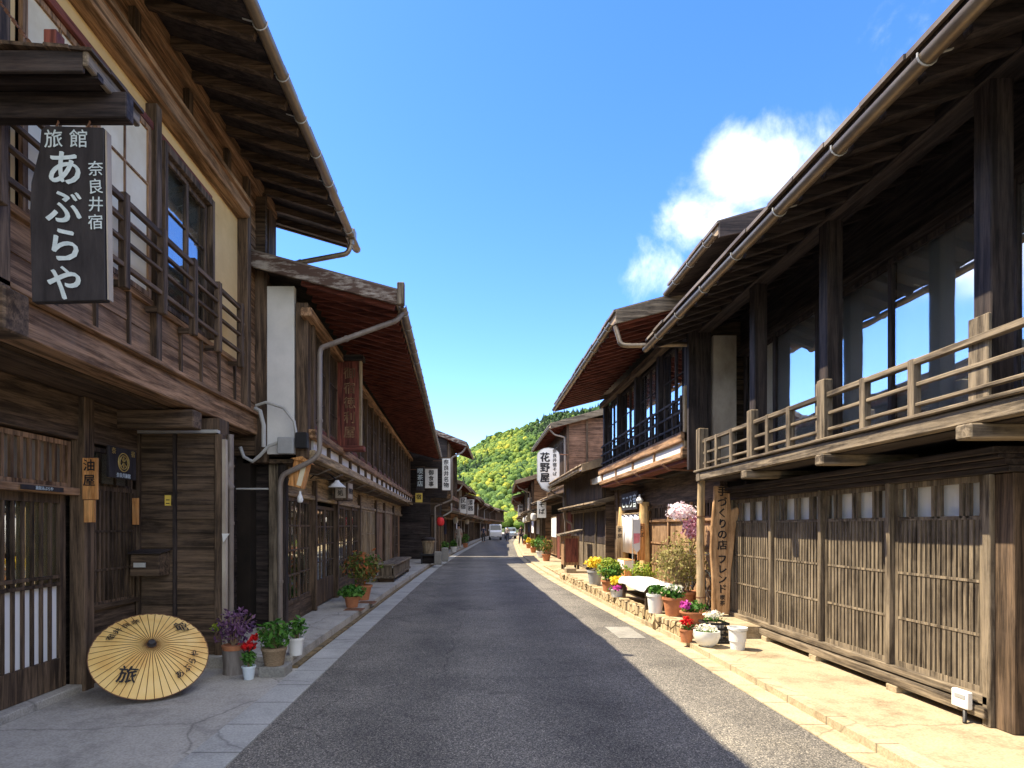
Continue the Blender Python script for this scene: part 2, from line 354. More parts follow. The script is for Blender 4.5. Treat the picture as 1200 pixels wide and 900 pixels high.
def asphalt():
    m, t, p = base('asphalt', .88, .25)
    v, tcn, a = coords(t, (1, 1, 1))
    n = N(t, 'ShaderNodeTexVoronoi'); n.inputs['Scale'].default_value = 125; t.links.new(v, n.inputs['Vector'])
    r = ramp(t, [(.1, (.055, .053, .05)), (.5, (.14, .131, .12)), (.78, (.27, .248, .215)), (1, (.52, .465, .39))]); t.links.new(n.outputs['Color'], r.inputs[0])
    n2 = N(t, 'ShaderNodeTexNoise'); n2.inputs['Scale'].default_value = .7; n2.inputs['Detail'].default_value = 9; n2.inputs['Roughness'].default_value = .7; t.links.new(v, n2.inputs['Vector'])
    r2 = ramp(t, [(.3, (.55, .55, .57)), (.45, (.85, .85, .85)), (.55, (1, 1, 1)), (.7, (1.22, 1.2, 1.14))]); t.links.new(n2.outputs['Fac'], r2.inputs[0])
    mu = N(t, 'ShaderNodeMix', data_type='RGBA', blend_type='MULTIPLY'); mu.inputs['Factor'].default_value = 1; t.links.new(r.outputs[0], mu.inputs[6]); t.links.new(r2.outputs[0], mu.inputs[7])
    # tyre worn lanes: smoother and a little darker
    sp = N(t, 'ShaderNodeSeparateXYZ'); t.links.new(tcn.outputs['Object'], sp.inputs[0])
    w = N(t, 'ShaderNodeTexWave'); w.inputs['Scale'].default_value = .21; w.inputs['Distortion'].default_value = 1.2; w.inputs['Detail'].default_value = 3; w.inputs['Detail Scale'].default_value = .5
    mp = N(t, 'ShaderNodeMapping'); mp.inputs['Scale'].default_value = (1, .05, 1); mp.inputs['Location'].default_value = (.6, 0, 0); t.links.new(tcn.outputs['Object'], mp.inputs['Vector']); t.links.new(mp.outputs[0], w.inputs['Vector'])
    r3 = ramp(t, [(.1, (.8, .8, .8)), (.8, (1.06, 1.06, 1.05))]); t.links.new(w.outputs['Fac'], r3.inputs[0])
    m3 = N(t, 'ShaderNodeMix', data_type='RGBA', blend_type='MULTIPLY'); m3.inputs['Factor'].default_value = .8; t.links.new(mu.outputs[2], m3.inputs[6]); t.links.new(r3.outputs[0], m3.inputs[7])
    # a few meandering cracks and dark drips
    vo = N(t, 'ShaderNodeTexVoronoi', feature='DISTANCE_TO_EDGE'); vo.inputs['Scale'].default_value = .38
    n4 = N(t, 'ShaderNodeTexNoise'); n4.inputs['Scale'].default_value = 1.8; n4.inputs['Detail'].default_value = 8; t.links.new(v, n4.inputs['Vector'])
    va = N(t, 'ShaderNodeMix', data_type='VECTOR'); va.inputs['Factor'].default_value = .3; t.links.new(v, va.inputs[4]); t.links.new(n4.outputs['Color'], va.inputs[5]); t.links.new(va.outputs[1], vo.inputs['Vector'])
    r4 = ramp(t, [(0, (.4,)*3), (.0035, (1,)*3)]); t.links.new(vo.outputs['Distance'], r4.inputs[0])
    m4 = N(t, 'ShaderNodeMix', data_type='RGBA', blend_type='MULTIPLY'); m4.inputs['Factor'].default_value = .6; t.links.new(m3.outputs[2], m4.inputs[6]); t.links.new(r4.outputs[0], m4.inputs[7])
    n5 = N(t, 'ShaderNodeTexNoise'); n5.inputs['Scale'].default_value = 1.35; n5.inputs['Detail'].default_value = 2; t.links.new(v, n5.inputs['Vector'])
    r5 = ramp(t, [(.66, (1,)*3), (.74, (.55,)*3)]); t.links.new(n5.outputs['Fac'], r5.inputs[0])
    m5 = N(t, 'ShaderNodeMix', data_type='RGBA', blend_type='MULTIPLY'); m5.inputs['Factor'].default_value = .8; t.links.new(m4.outputs[2], m5.inputs[6]); t.links.new(r5.outputs[0], m5.inputs[7])
    t.links.new(m5.outputs[2], p.inputs['Base Color'])
    b = N(t, 'ShaderNodeBump'); b.inputs['Strength'].default_value = .5; b.inputs['Distance'].default_value = .005; t.links.new(n.outputs['Distance'], b.inputs['Height']); t.links.new(b.outputs[0], p.inputs['Normal'])
    return m
def concrete(name, c, c2, joint=0, speck=.15):
    m, t, p = base(name, .85, .25)
    v, tcn, a = coords(t, (1, 1, 1))
    n = N(t, 'ShaderNodeTexNoise'); n.inputs['Scale'].default_value = 1.6; n.inputs['Detail'].default_value = 12; n.inputs['Roughness'].default_value = .76; t.links.new(v, n.inputs['Vector'])
    r = ramp(t, [(.34, c2), (.5, tuple(q*.9 for q in c)), (.6, c), (.74, tuple(q*1.2 for q in c))]); t.links.new(n.outputs['Fac'], r.inputs[0])
    n3 = N(t, 'ShaderNodeTexNoise'); n3.inputs['Scale'].default_value = 55; n3.inputs['Detail'].default_value = 3; t.links.new(v, n3.inputs['Vector'])
    r3 = ramp(t, [(.35, (1-speck,)*3), (.65, (1+speck,)*3)]); t.links.new(n3.outputs['Fac'], r3.inputs[0])
    mu = N(t, 'ShaderNodeMix', data_type='RGBA', blend_type='MULTIPLY'); mu.inputs['Factor'].default_value = 1; t.links.new(r.outputs[0], mu.inputs[6]); t.links.new(r3.outputs[0], mu.inputs[7])
    out = mu.outputs[2]
    # cracks
    vo = N(t, 'ShaderNodeTexVoronoi', feature='DISTANCE_TO_EDGE'); vo.inputs['Scale'].default_value = .55
    n4 = N(t, 'ShaderNodeTexNoise'); n4.inputs['Scale'].default_value = 2.5; n4.inputs['Detail'].default_value = 5; t.links.new(v, n4.inputs['Vector'])
    va = N(t, 'ShaderNodeMix', data_type='VECTOR'); va.inputs['Factor'].default_value = .22; t.links.new(v, va.inputs[4]); t.links.new(n4.outputs['Color'], va.inputs[5]); t.links.new(va.outputs[1], vo.inputs['Vector'])
    r4 = ramp(t, [(0, (.45,)*3), (.006, (1,)*3)]); t.links.new(vo.outputs['Distance'], r4.inputs[0])
    m4 = N(t, 'ShaderNodeMix', data_type='RGBA', blend_type='MULTIPLY'); m4.inputs['Factor'].default_value = .75; t.links.new(out, m4.inputs[6]); t.links.new(r4.outputs[0], m4.inputs[7]); out = m4.outputs[2]
    if joint:
        sp = N(t, 'ShaderNodeSeparateXYZ'); t.links.new(tcn.outputs['Object'], sp.inputs[0])
        md = N(t, 'ShaderNodeMath', operation='PINGPONG'); md.inputs[1].default_value = joint/2; t.links.new(sp.outputs[1], md.inputs[0])
        r5 = ramp(t, [(0, (.35,)*3), (.014, (1,)*3)]); t.links.new(md.outputs[0], r5.inputs[0])
        m5 = N(t, 'ShaderNodeMix', data_type='RGBA', blend_type='MULTIPLY'); m5.inputs['Factor'].default_value = 1; t.links.new(out, m5.inputs[6]); t.links.new(r5.outputs[0], m5.inputs[7]); out = m5.outputs[2]
    t.links.new(out, p.inputs['Base Color'])
    b = N(t, 'ShaderNodeBump'); b.inputs['Strength'].default_value = .35; b.inputs['Distance'].default_value = .01; t.links.new(n3.outputs['Fac'], b.inputs['Height']); t.links.new(b.outputs[0], p.inputs['Normal'])
    return m
M['asphalt'] = asphalt()
M['conL'] = concrete('grey_concrete', (.42, .4, .36), (.22, .21, .19))
M['kerb'] = concrete('kerb_concrete', (.42, .42, .4), (.28, .28, .27), joint=.6)
M['conR'] = concrete('buff_concrete', (.43, .345, .225), (.2, .155, .095))
M['kerbR'] = concrete('buff_kerb_concrete', (.46, .38, .25), (.23, .175, .105), joint=.6)
M['plate'] = concrete('cover_plate', (.3, .29, .26), (.2, .19, .17))
def stonemat():
    m, t, p = base('rubble_stone', .9, .2)
    v, tcn, a = coords(t, (1, 2.2, 3))
    vo = N(t, 'ShaderNodeTexVoronoi', feature='DISTANCE_TO_EDGE'); vo.inputs['Scale'].default_value = 2.6; t.links.new(v, vo.inputs['Vector'])
    vc = N(t, 'ShaderNodeTexVoronoi'); vc.inputs['Scale'].default_value = 2.6; t.links.new(v, vc.inputs['Vector'])
    r = ramp(t, [(0, (.12, .08, .04)), (.07, (1, 1, 1))]); t.links.new(vo.outputs['Distance'], r.inputs[0])
    r2 = ramp(t, [(0, (.34, .25, .13)), (1, (.55, .44, .28))]); t.links.new(vc.outputs['Color'], r2.inputs[0])
    mu = N(t, 'ShaderNodeMix', data_type='RGBA', blend_type='MULTIPLY'); mu.inputs['Factor'].default_value = 1; t.links.new(r2.outputs[0], mu.inputs[6]); t.links.new(r.outputs[0], mu.inputs[7])
    t.links.new(mu.outputs[2], p.inputs['Base Color'])
    b = N(t, 'ShaderNodeBump'); b.inputs['Strength'].default_value = .9; b.inputs['Distance'].default_value = .03; t.links.new(r.outputs[0], b.inputs['Height']); t.links.new(b.outputs[0], p.inputs['Normal'])
    return m
M['stone'] = stonemat()

# ---------------------------------------------------------------- street curves
_L = ([-12, 8, 17, 24, 36, 67, 100, 150], [-1.68, -1.65, -1.55, -1.4, -.83, .85, 3.4, 10])
_R = ([-12, 8, 13, 20, 31, 59, 100, 150], [2.82, 2.82, 2.6, 2.36, 2.45, 3.96, 7.2, 14])
def curve(tb, y): return sum(np.interp(y+d, *tb) for d in (-3, -1.5, 0, 1.5, 3))/5 if y > 9 else float(np.interp(y, *tb))
def Lc(y): return float(curve(_L, y))
def Rc(y): return float(curve(_R, y))
def ribbon(f0, f1, z0, z1, y0, y1, step=2.0):
    mb = MB(); ys = list(np.arange(y0, y1, step))+[y1]; vs = []
    for y in ys: vs += [(f0(y), y, z1), (f1(y), y, z1), (f1(y), y, z0), (f0(y), y, z0)]
    n = len(ys); fs = []
    for i in range(n-1):
        a = 4*i; b = a+4
        fs += [(a, a+1, b+1, b), (a+1, a+2, b+2, b+1), (a+3, a, b, b+3)]
    fs += [(0, 3, 2, 1), (4*n-4, 4*n-3, 4*n-2, 4*n-1)]
    return mb.add(vs, fs)
S = lambda o: tag(o, kind='structure')
g = MB(); g.add([(-1500, -60, -.06), (1500, -60, -.06), (1500, 3000, -.06), (-1500, 3000, -.06)], [(0, 1, 2, 3)])
S(g.build('ground', plain('earth', (.12, .1, .06), .95, .3, .3)))
S(ribbon(Lc, Rc, -.05, 0, -12, 150, 1.0).build('road', M['asphalt']))
S(ribbon(lambda y: Lc(y)-.34, Lc, -.05, .012, -12, 150, 1.0).build('kerb', M['kerb']))
S(ribbon(lambda y: Rc(y)-.22, Rc, -.004, .009, -12, 150, 1.0).build('gutter_strip', M['kerbR']))
S(ribbon(Rc, lambda y: Rc(y)+.16, -.05, .075, -12, 150, 1.0).build('kerb', M['kerbR']))
S(ribbon(lambda y: -9.0, lambda y: Lc(y)-.345, -.05, .005, -12, 6.72).build('forecourt', M['conL']))
S(ribbon(lambda y: Lc(y)-7, lambda y: Lc(y)-.42, -.05, .13, 6.72, 150, 1.0).build('pavement', M['conL']))
S(ribbon(lambda y: Lc(y)-.42, lambda y: Lc(y)-.345, -.05, .03, 6.72, 150, 1.0).build('gutter_strip', plain('mossy_gutter', (.28, .2, .1), .9, .4, 9, c2=(.06, .05, .03))))
S(ribbon(lambda y: Rc(y)+.163, lambda y: 9.0, -.05, .07, -12, 8.15).build('pavement', M['conR']))
S(ribbon(lambda y: Rc(y)+.163, lambda y: Rc(y)+7, -.05, .07, 17.45, 150, 1.0).build('pavement', M['conR']))
S(ribbon(lambda y: Rc(y)+.2, lambda y: 9.0, -.05, .235, 8.153, 17.44, 1.0).build('terrace', M['conR']))
st = MB()
y = 8.1
while y < 17.3:      # rubble stones along the edge of the terrace
    l = random.uniform(.28, .5); dx = random.uniform(-.015, .015)
    x = (Rc(y)+Rc(y+l))/2+.02
    z1 = .25+random.uniform(-.012, .012)
    c = [(x+dx, y+.01, .0), (x+.2, y+.01, .0), (x+.2, y+l-.01, .0), (x+dx, y+l-.01, .0)]
    st.add(c+[(a+(.015 if i in (0, 3) else 0), b+(.02 if i < 2 else -.02), z1) for i, (a, b, _) in enumerate(c)], [(0, 3, 2, 1), (4, 5, 6, 7), (0, 1, 5, 4), (1, 2, 6, 5), (2, 3, 7, 6), (3, 0, 4, 7)])
    y += l
tag(st.build('stone_edging', M['stone'], bevel=.015), 'row of rough pale edging stones along the raised terrace', 'stone edging')
S(MB().box(2.06, 2.44, 8.55, 9.5, -.01, .006).build('road_patch', M['plate']))
S(MB().box(-.1, 1.9, 29.6, 29.85, -.01, .004).build('road_patch', M['kerb']))  # flat pale strip across the road
for y_, x_ in ((10.6, -2.15), (11.6, -2.1)):
    d = MB()
    d.box(x_-.16, x_+.16, y_-.16, y_+.16, .12, .134)
    for k in range(7): d.box(x_-.14, x_+.14, y_-.13+k*.04, y_-.115+k*.04, .134, .138)
    tag(d.build('drain_cover', M['rust']), 'small dark drain cover in the left pavement, %s' % ('the nearer one beside the terracotta pot' if y_ < 11 else 'the farther one of the two'), 'drain cover')

# ---------------------------------------------------------------- house helpers (d = distance out from the street axis)
def mk_tf(s, k=0, y0=0, x0=0): return lambda d, y, z: (x0+s*d+k*(y-y0), y, z)
def roof(H, tf, s, k, de, ze, slope, dr, y0, y1, db=None, th=.1, deck='redx', raf='redx', sp=.42, rw=.06, top='roofmetal', edge='rooftan', barge='peel', bh=.24, rafters=True, wallin=None, k2=None, edgeh=.05):
    """deck from the eave (de, ze) up to the ridge dr and down to db; k2: a pent roof without back slope"""
    zr = ze+slope*(dr-de); wi = wallin or dr
    m = MB(tf)
    if db: m.prism([(de, ze), (dr, zr), (db, zr-slope*(db-dr)), (db, zr-slope*(db-dr)+th), (dr, zr+th), (de, ze+th)], y0, y1)
    else: m.prism([(de, ze), (dr, zr), (dr, zr+th), (de, ze+th)], y0, y1)
    rf = m.build('roof', W[deck], H)
    # covering sheets, laid in courses parallel to the eave
    m = MB(tf); n = max(3, int((y1-y0)/.45)); ys = [y0-.04+(y1-y0+.08)*i/n for i in range(n+1)]
    for i in range(n):
        dz = random.uniform(0, .012); e = random.uniform(0, .03)
        for (a, b) in ([(de-.05-e, dr+.02)]):
            m.prism([(a, ze+th+slope*(a-de)+.003+dz), (b, zr+th+slope*.02+.003+dz), (b, zr+th+.05+dz), (a, ze+th+slope*(a-de)+.04+dz)], ys[i]+.003, ys[i+1]-.003)
        if db: m.prism([(dr, zr+th+.003+dz), (dr, zr+th+.04+dz), (db+.05, zr-slope*(db-dr)+th+.04), (db+.05, zr-slope*(db-dr)+th+.003)], ys[i]+.003, ys[i+1]-.003)
    m.build('roof_covering', M[top], rf)
    m = MB(tf)    # eave board
    n = max(2, int((y1-y0)/.6)); 
    for i in range(n):
        a = y0+(y1-y0)*i/n; b = y0+(y1-y0)*(i+1)/n
        m.box(de-.022, de-.002, a+.004, b-.004, ze-.02+random.uniform(-.006, .006), ze+th+edgeh-.015)
    m.build('eave_board', M[edge] if edge in M else W[edge], rf)
    for yy, nm in ((y0, 0), (y1, 1)):
        a, b = (yy-.05, yy-.003) if nm == 0 else (yy+.003, yy+.05)
        m = MB(tf); e = .02
        m.prism([(de-.03, ze+th+e), (de-.03, ze+th-bh*.8), (dr, zr+th-bh), (dr, zr+th+e)], a, b)
        if db: m.prism([(dr+.002, zr+th+e), (dr+.002, zr+th-bh), (db, zr-slope*(db-dr)+th-bh), (db, zr-slope*(db-dr)+th+e)], a, b)
        m.build('bargeboard', M[barge] if barge in M else W[barge], rf, bevel=.004)
    if rafters:
        n = int((y1-y0-.15)/sp)
        m = MB(tf); yy = y0+.1
        m.bar((de+.02, yy, ze+slope*.02-.048), (wi, yy, ze+slope*(wi-de)-.048), rw, .088)
        r0 = m.build('rafter', W[raf], H)
        for i in range(1, n+1):
            dy = sp*i+random.uniform(-.012, .012)
            if yy+dy < y1-.06: dupe(r0, (k*dy, dy, 0), H)
    return rf
def gutter(H, tf, s, k, d, z, y0, y1, r=.055, mat='metal', sp=.62):
    """half round gutter with strap brackets"""
    vs = []; fs = []; seg = 10; n = max(2, int((y1-y0)/1.2)); m = MB(tf)
    for rr in (r, r-.006):
        for i in range(n+1):
            yy = y0+(y1-y0)*i/n
            for q in range(seg+1):
                t = math.pi+math.pi*q/seg; vs.append((d+rr*math.cos(t), yy, z+rr*math.sin(t)+.02))
    a = (n+1)*(seg+1)
    for i in range(n):
        for q in range(seg):
            o = i*(seg+1)+q
            fs += [(o, o+1, o+seg+2, o+seg+1), (a+o, a+o+seg+1, a+o+seg+2, a+o+1)]
        o = i*(seg+1); fs += [(o, o+seg+1, a+o+seg+1, a+o), (o+seg, a+o+seg, a+o+2*seg+1, o+2*seg+1)]
    for q in range(seg):
        fs.append((q, a+q, a+q+1, q+1)); o = n*(seg+1)+q; fs.append((o, o+1, a+o+1, a+o))
    m.add(vs, fs); g_ = m.build('gutter', M[mat], H, smooth=True, recalc=True)
    yy = y0+.3
    while yy < y1 and sp < 1.1:
        m = MB(tf); m.tube([(d+(r+.006)*math.cos(t), yy, z+.02+(r+.006)*math.sin(t)) for t in np.linspace(math.pi*.93, math.pi*2.07, 9)], .006, 5)
        m.bar((d+r+.004, yy, z+.03), (d+r+.1, yy, z+.06), .018, .006)
        yy += sp; m.build('strap', M['graypipe'], g_)
    return g_
def pipe(H, tf, pts, r=.035, mat='pipe', name='downpipe', collars=True):
    # round the corners
    P = [Vector(p) for p in pts]; out = [P[0]]
    for i in range(1, len(P)-1):
        a = (P[i-1]-P[i]); b = (P[i+1]-P[i]); q = min(.07, a.length*.4, b.length*.4)
        p0 = P[i]+a.normalized()*q; p1 = P[i]+b.normalized()*q
        for t in (0, .33, .66, 1): out.append(p0*(1-t)**2+P[i]*2*t*(1-t)+p1*t*t)
    out.append(P[-1]); m = MB(tf).tube(out, r, 10)
    if collars:
        for i in range(len(P)-1):
            L = (P[i+1]-P[i]).length; nn = int(L/1.1)
            for q in range(1, nn+1):
                c = P[i].lerp(P[i+1], q/(nn+.5)); dd = (P[i+1]-P[i]).normalized()*.018
                m.tube([c-dd, c+dd], r+.008, 10)
    return m.build(name, M[mat], H, smooth=True)
def sash(H, tf, d, y0, y1, z0, z1, nx, ny, fw=.05, mw=.018, dep=.035, wm='darkz', pane='glass', name='window', kick=0, back=None, zs=None):
    """one framed leaf in the facade plane, facing the street (toward smaller d), with its pane as sub-part"""
    m = MB(tf); d1 = d+dep
    m.box(d, d1, y0, y0+fw, z0, z1); m.box(d, d1, y1-fw, y1, z0, z1)
    m.box(d, d1, y0+fw, y1-fw, z1-fw, z1); m.box(d, d1, y0+fw, y1-fw, z0, z0+fw+kick)
    zb = z0+fw+kick
    for i in range(1, nx):
        yy = y0+fw+(y1-y0-2*fw)*i/nx; m.box(d+.006, d1-.006, yy-mw/2, yy+mw/2, zb, z1-fw)
    for z in (zs or [zb+(z1-fw-zb)*i/ny for i in range(1, ny)]):
        m.box(d+.004, d1-.008, y0+fw, y1-fw, z-mw/2, z+mw/2)
    o = m.build(name, W[wm], H, bevel=.002)
    mm = {'glass': GL, 'glass2': GL2}.get(pane) or M[pane]
    q = MB(tf); dd = d+dep*.6
    q.box(dd, dd+.004, y0+fw*.5, y1-fw*.5, zb-.01, z1-fw*.5); q.build('pane', mm, o)
    if back:
        q = MB(tf); q.box(d1+.05, d1+.06, y0, y1, zb, z1); q.build('curtain', M[back], o)
    return o
def lattice(H, tf, d, y0, y1, z0, z1, n, w=.028, dep=.03, rails=(), wm='darkz', name='lattice', frame=.045, topz=None, topn=None, back=None, fdep=None):
    m = MB(tf); fd = fdep or dep+.01
    if frame:
        m.box(d, d+fd, y0, y0+frame, z0, z1); m.box(d, d+fd, y1-frame, y1, z0, z1); m.box(d, d+fd, y0+frame, y1-frame, z0, z0+frame); m.box(d, d+fd, y0+frame, y1-frame, z1-frame, z1)
    a = y0+frame; b = y1-frame; zt = topz or z1-frame
    for i in range(n):
        yy = a+(b-a)*(i+.5)/n+random.uniform(-.001, .001); ww = w*random.uniform(.93, 1.05)
        m.box(d+.004, d+dep, yy-ww/2, yy+ww/2, z0+frame, zt)
    for z in rails: m.box(d-.002, d+dep*.5, a, b, z-.011, z+.011)
    if topz:
        for i in range(topn):
            c = a+(b-a)*(i+.5)/topn
            for e in (-.032, .032): m.box(d+.001, d+dep+.002, c+e-.017, c+e+.017, zt, z1-frame)
        m.box(d+.001, d+dep, a, b, topz-.016, topz+.016)
    o = m.build(name, W[wm], H)
    if back:
        q = MB(tf); q.box(d+dep+.03, d+dep+.035, y0, y1, z0+.03, z1); q.build('backing', back if not isinstance(back, str) else M[back], o)
    return o
def boards(tf, d, dep, y0, y1, z0, z1, bh=.15, jit=.004, vert=False):
    m = MB(tf)
    if vert:
        n = max(1, round((y1-y0)/bh))
        for i in range(n):
            a = y0+(y1-y0)*i/n; b = y0+(y1-y0)*(i+1)/n; e = random.uniform(-jit, jit)
            m.box(d+e, d+dep, a+.003, b-.003, z0, z1)
    else:
        n = max(1, round((z1-z0)/bh))
        for i in range(n):
            a = z0+(z1-z0)*i/n; b = z0+(z1-z0)*(i+1)/n; e = random.uniform(-jit, jit)
            m.prism([(d+e-.01, a+.002), (d+e, b+.008), (d+dep, b+.008), (d+dep, a+.002)], y0, y1)
    return m
def xboards(tf, y, dep, d0, d1, z0, z1, bh=.17, jit=.004, vert=False):   # boards on a wall that faces the camera
    m = MB(tf)
    if vert:
        n = max(1, round((d1-d0)/bh))
        for i in range(n):
            a = d0+(d1-d0)*i/n; b = d0+(d1-d0)*(i+1)/n; e = random.uniform(-jit, jit); m.box(a+.003, b-.003, y+e, y+dep, z0, z1)
    else:
        n = max(1, round((z1-z0)/bh))
        for i in range(n):
            a = z0+(z1-z0)*i/n; b = z0+(z1-z0)*(i+1)/n; e = random.uniform(-jit, jit)
            m.prism([(y+e-.012, a+.002), (y+e, b+.008), (y+dep, b+.008), (y+dep, a+.002)], d0, d1, 'yz')
    return m
def post(H, tf, d0, d1, y0, y1, z0, z1, wm='darkz', name='post', b=.006):
    return MB(tf).box(d0, d1, y0, y1, z0, z1).build(name, W[wm], H, bevel=b)

# ================================================================ left inn with the hanging black sign
T = mk_tf(-1)
H = root('wooden_inn', (-4, 3, 0), 'tall dark wooden inn on the left with cream plaster and a jutting balustraded upper floor', 'house', 'houses along the left side of the street')
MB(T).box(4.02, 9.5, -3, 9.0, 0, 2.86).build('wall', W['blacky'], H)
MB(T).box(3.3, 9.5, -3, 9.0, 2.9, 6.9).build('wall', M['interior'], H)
MB(T).box(3.34, 4.6, -3, 8.98, 2.862, 2.898).build('jetty_soffit', W['darky'], H)
MB(T).box(3.06, 3.3, -3, 9.06, 2.885, 3.14).build('floor_beam', W['browny'], H, bevel=.01)
MB(T).box(3.0, 3.1, -3, 9.08, 3.142, 3.185).build('sill_board', W['browny'], H, bevel=.006)
for y_ in (3.55, 6.5, 8.5):
    MB(T).box(2.72 if y_ < 4 else 3.02, 4.05, y_-.1, y_+.1, 2.66 if y_ > 4 else 2.74, 2.858 if y_ > 4 else 3.0).build('joist_end', W['darkx'], H, bevel=.012)
# wainscot boards and battens
boards(T, 3.12, .06, -3, 7.93, 3.187, 3.7, .255).build('wainscot', W['browny'], H)
m = MB(T).box(3.085, 3.12, 1.1, 1.13, 3.187, 3.7)
o = m.build('batten', W['darkz'], H)
for i in range(1, 15): dupe(o, (0, i*.47, 0), H)
post(H, T, 3.05, 3.2, 5.72, 5.82, 3.19, 5.66); post(H, T, 3.05, 3.2, 3.5, 3.62, 3.19, 5.66)
post(H, T, 3.02, 3.2, 7.93, 8.05, 3.187, 6.45); post(H, T, 3.02, 3.3, 8.74, 9.06, 2.9, 6.5)
boards(T, 3.1, .1, 8.05, 8.74, 3.19, 6.45, .135).build('siding', W['browny'], H)
xboards(T, 9.0, .08, 3.3, 9.5, 2.9, 7.4, .2).build('siding', W['darkx'], H)
MB(T).box(3.16, 3.26, -3, 7.93, 5.42, 5.685).build('plaster', M['cream'], H)
MB(T).box(3.16, 3.26, 6.97, 7.93, 3.7, 5.42).build('plaster', M['cream'], H)
MB(T).box(3.16, 3.26, 3.62, 4.1, 3.7, 5.42).build('plaster', M['cream'], H)
MB(T).box(3.16, 3.26, -3, 3.5, 3.7, 5.42).build('plaster', M['cream'], H)
MB(T).box(3.08, 3.2, -3, 7.93, 3.7, 3.76).build('window_sill', W['browny'], H, bevel=.004)
MB(T).box(3.08, 3.2, 4.1, 7.0, 5.4, 5.47).build('window_head', W['redy'], H, bevel=.004)
sash(H, T, 3.12, 4.12, 4.9, 3.77, 5.4, 2, 3, wm='brownz', pane='paper')
sash(H, T, 3.09, 4.88, 5.7, 3.77, 5.4, 2, 3, wm='brownz', pane='paper')
f_ = MB(T); f_.box(3.03, 3.18, 5.84, 5.9, 3.77, 5.38); f_.box(3.03, 3.18, 6.9, 6.96, 3.77, 5.38); f_.box(3.03, 3.18, 5.9, 6.9, 5.3, 5.38)
f_.build('window_frame', W['darkz'], H, bevel=.004)
sash(H, T, 3.08, 5.9, 6.42, 3.77, 5.3, 1, 3, wm='darkz', pane='glass', back='stained')
sash(H, T, 3.1, 6.4, 6.9, 3.77, 5.3, 1, 3, wm='darkz', pane='glass', back='stained')
MB(T).box(2.99, 3.2, -3, 7.93, 5.69, 5.86).build('wall_plate', W['browny'], H, bevel=.01)
MB(T).box(2.94, 3.0, -3, 7.9, 5.83, 5.88).build('moulding', W['browny'], H, bevel=.006)
boards(T, 3.1, .1, -3, 7.93, 5.87, 6.24, .185).build('siding', W['browny'], H)
o = MB(T).box(3.03, 3.12, 1.32, 1.42, 5.87, 6.24).build('batten', W['darkz'], H)
for i in range(1, 7): dupe(o, (0, i*1.0, 0), H)
MB(T).box(3.0, 3.2, -3, 9.05, 6.25, 6.47).build('wall_plate', W['browny'], H, bevel=.008)
# balustrade
for z_, h_ in ((3.79, .04), (4.0, .03), (4.17, .03), (4.34, .05)):
    MB(T).box(2.93, 2.975, 3.62, 7.6, z_-h_/2, z_+h_/2).build('rail', W['darky'], H, bevel=.004)
for y_ in (3.7, 4.36, 5.02, 5.63, 6.25, 6.85, 7.5):
    MB(T).box(2.915, 2.985, y_-.035, y_+.035, 3.6, 4.4).build('baluster', W['darkz'], H, bevel=.006)
    MB(T).box(2.98, 3.1, y_-.02, y_+.02, 3.62, 3.67).build('bracket', W['darkx'], H)
roof(H, T, -1, 0, 1.99, 6.13, .3, 7.2, -3, 9.62, db=10.5, sp=.44, rw=.075, deck='blackx', raf='darkx', wallin=3.2, barge='darkx', bh=.2, edge='darky')
g_ = gutter(H, T, -1, 0, 1.93, 6.1, -3, 9.75, r=.06)
MB(T).tube([(1.93, 9.28, 6.06), (1.93, 9.28, 5.97)], .05, 12).build('outlet', M['metal'], g_)
MB(T).box(1.86, 2.0, 9.2, 9.36, 6.05, 6.2).build('hopper', M['metal'], g_, bevel=.01)
pipe(H, T, [(1.93, 9.28, 6.0), (1.98, 9.28, 5.84), (3.08, 9.25, 5.62), (3.1, 9.15, 5.2), (3.2, 9.15, 5.05), (3.2, 9.12, 3.0)], .04, 'metal')
# ground floor: sliding door, pillar, lattice window, boarded bay
MB(T).box(3.84, 4.03, -3, 6.79, 2.44, 2.86).build('lintel', W['darky'], H, bevel=.006)
lattice(H, T, 3.9, 3.2, 4.1, 1.95, 2.44, 8, .03, wm='browny', name='transom', back='stained')
lattice(H, T, 3.9, 4.1, 5.76, 1.97, 2.42, 15, .035, wm='brownz', name='transom', back='stained')
MB(T).box(3.82, 3.98, 3.2, 5.78, 1.9, 1.97).build('door_head', W['browny'], H, bevel=.005)
def shoji_door(y0, y1, dd):
    m = MB(T); m.box(dd, dd+.04, y0, y0+.08, .08, 1.9); m.box(dd, dd+.04, y1-.08, y1, .08, 1.9); m.box(dd, dd+.04, y0+.08, y1-.08, .08, .36); m.box(dd, dd+.04, y0+.08, y1-.08, 1.82, 1.9)
    for z in (1.06, 1.13): m.box(dd-.002, dd+.03, y0+.08, y1-.08, z-.016, z+.016)
    for i in range(1, 7):
        yy = y0+.08+(y1-y0-.16)*i/7; m.box(dd+.004, dd+.034, yy-.011, yy+.011, .36, 1.82)
    o = m.build('door', W['darkz'], H, bevel=.002)
    MB(T).box(dd+.036, dd+.042, y0+.05, y1-.05, .3, 1.06).build('frosted_pane', M['curtain'], o)
    MB(T).box(dd+.036, dd+.04, y0+.05, y1-.05, 1.06, 1.86).build('pane', GL, o)
    MB(T).box(dd-.012, dd, y0+.02, y0+.06, .95, 1.1).build('handle', M['black'], o)
    return o
dr_ = shoji_door(4.78, 5.72, 3.92)
MB(T).box(4.0, 4.01, 5.2, 5.7, 1.05, 1.88).build('curtain', M['cream'], dr_)
shoji_door(3.86, 4.8, 3.97)
MB(T).box(3.8, 4.05, 3.0, 5.78, .0, .075).build('threshold', M['conL'], H, bevel=.008)
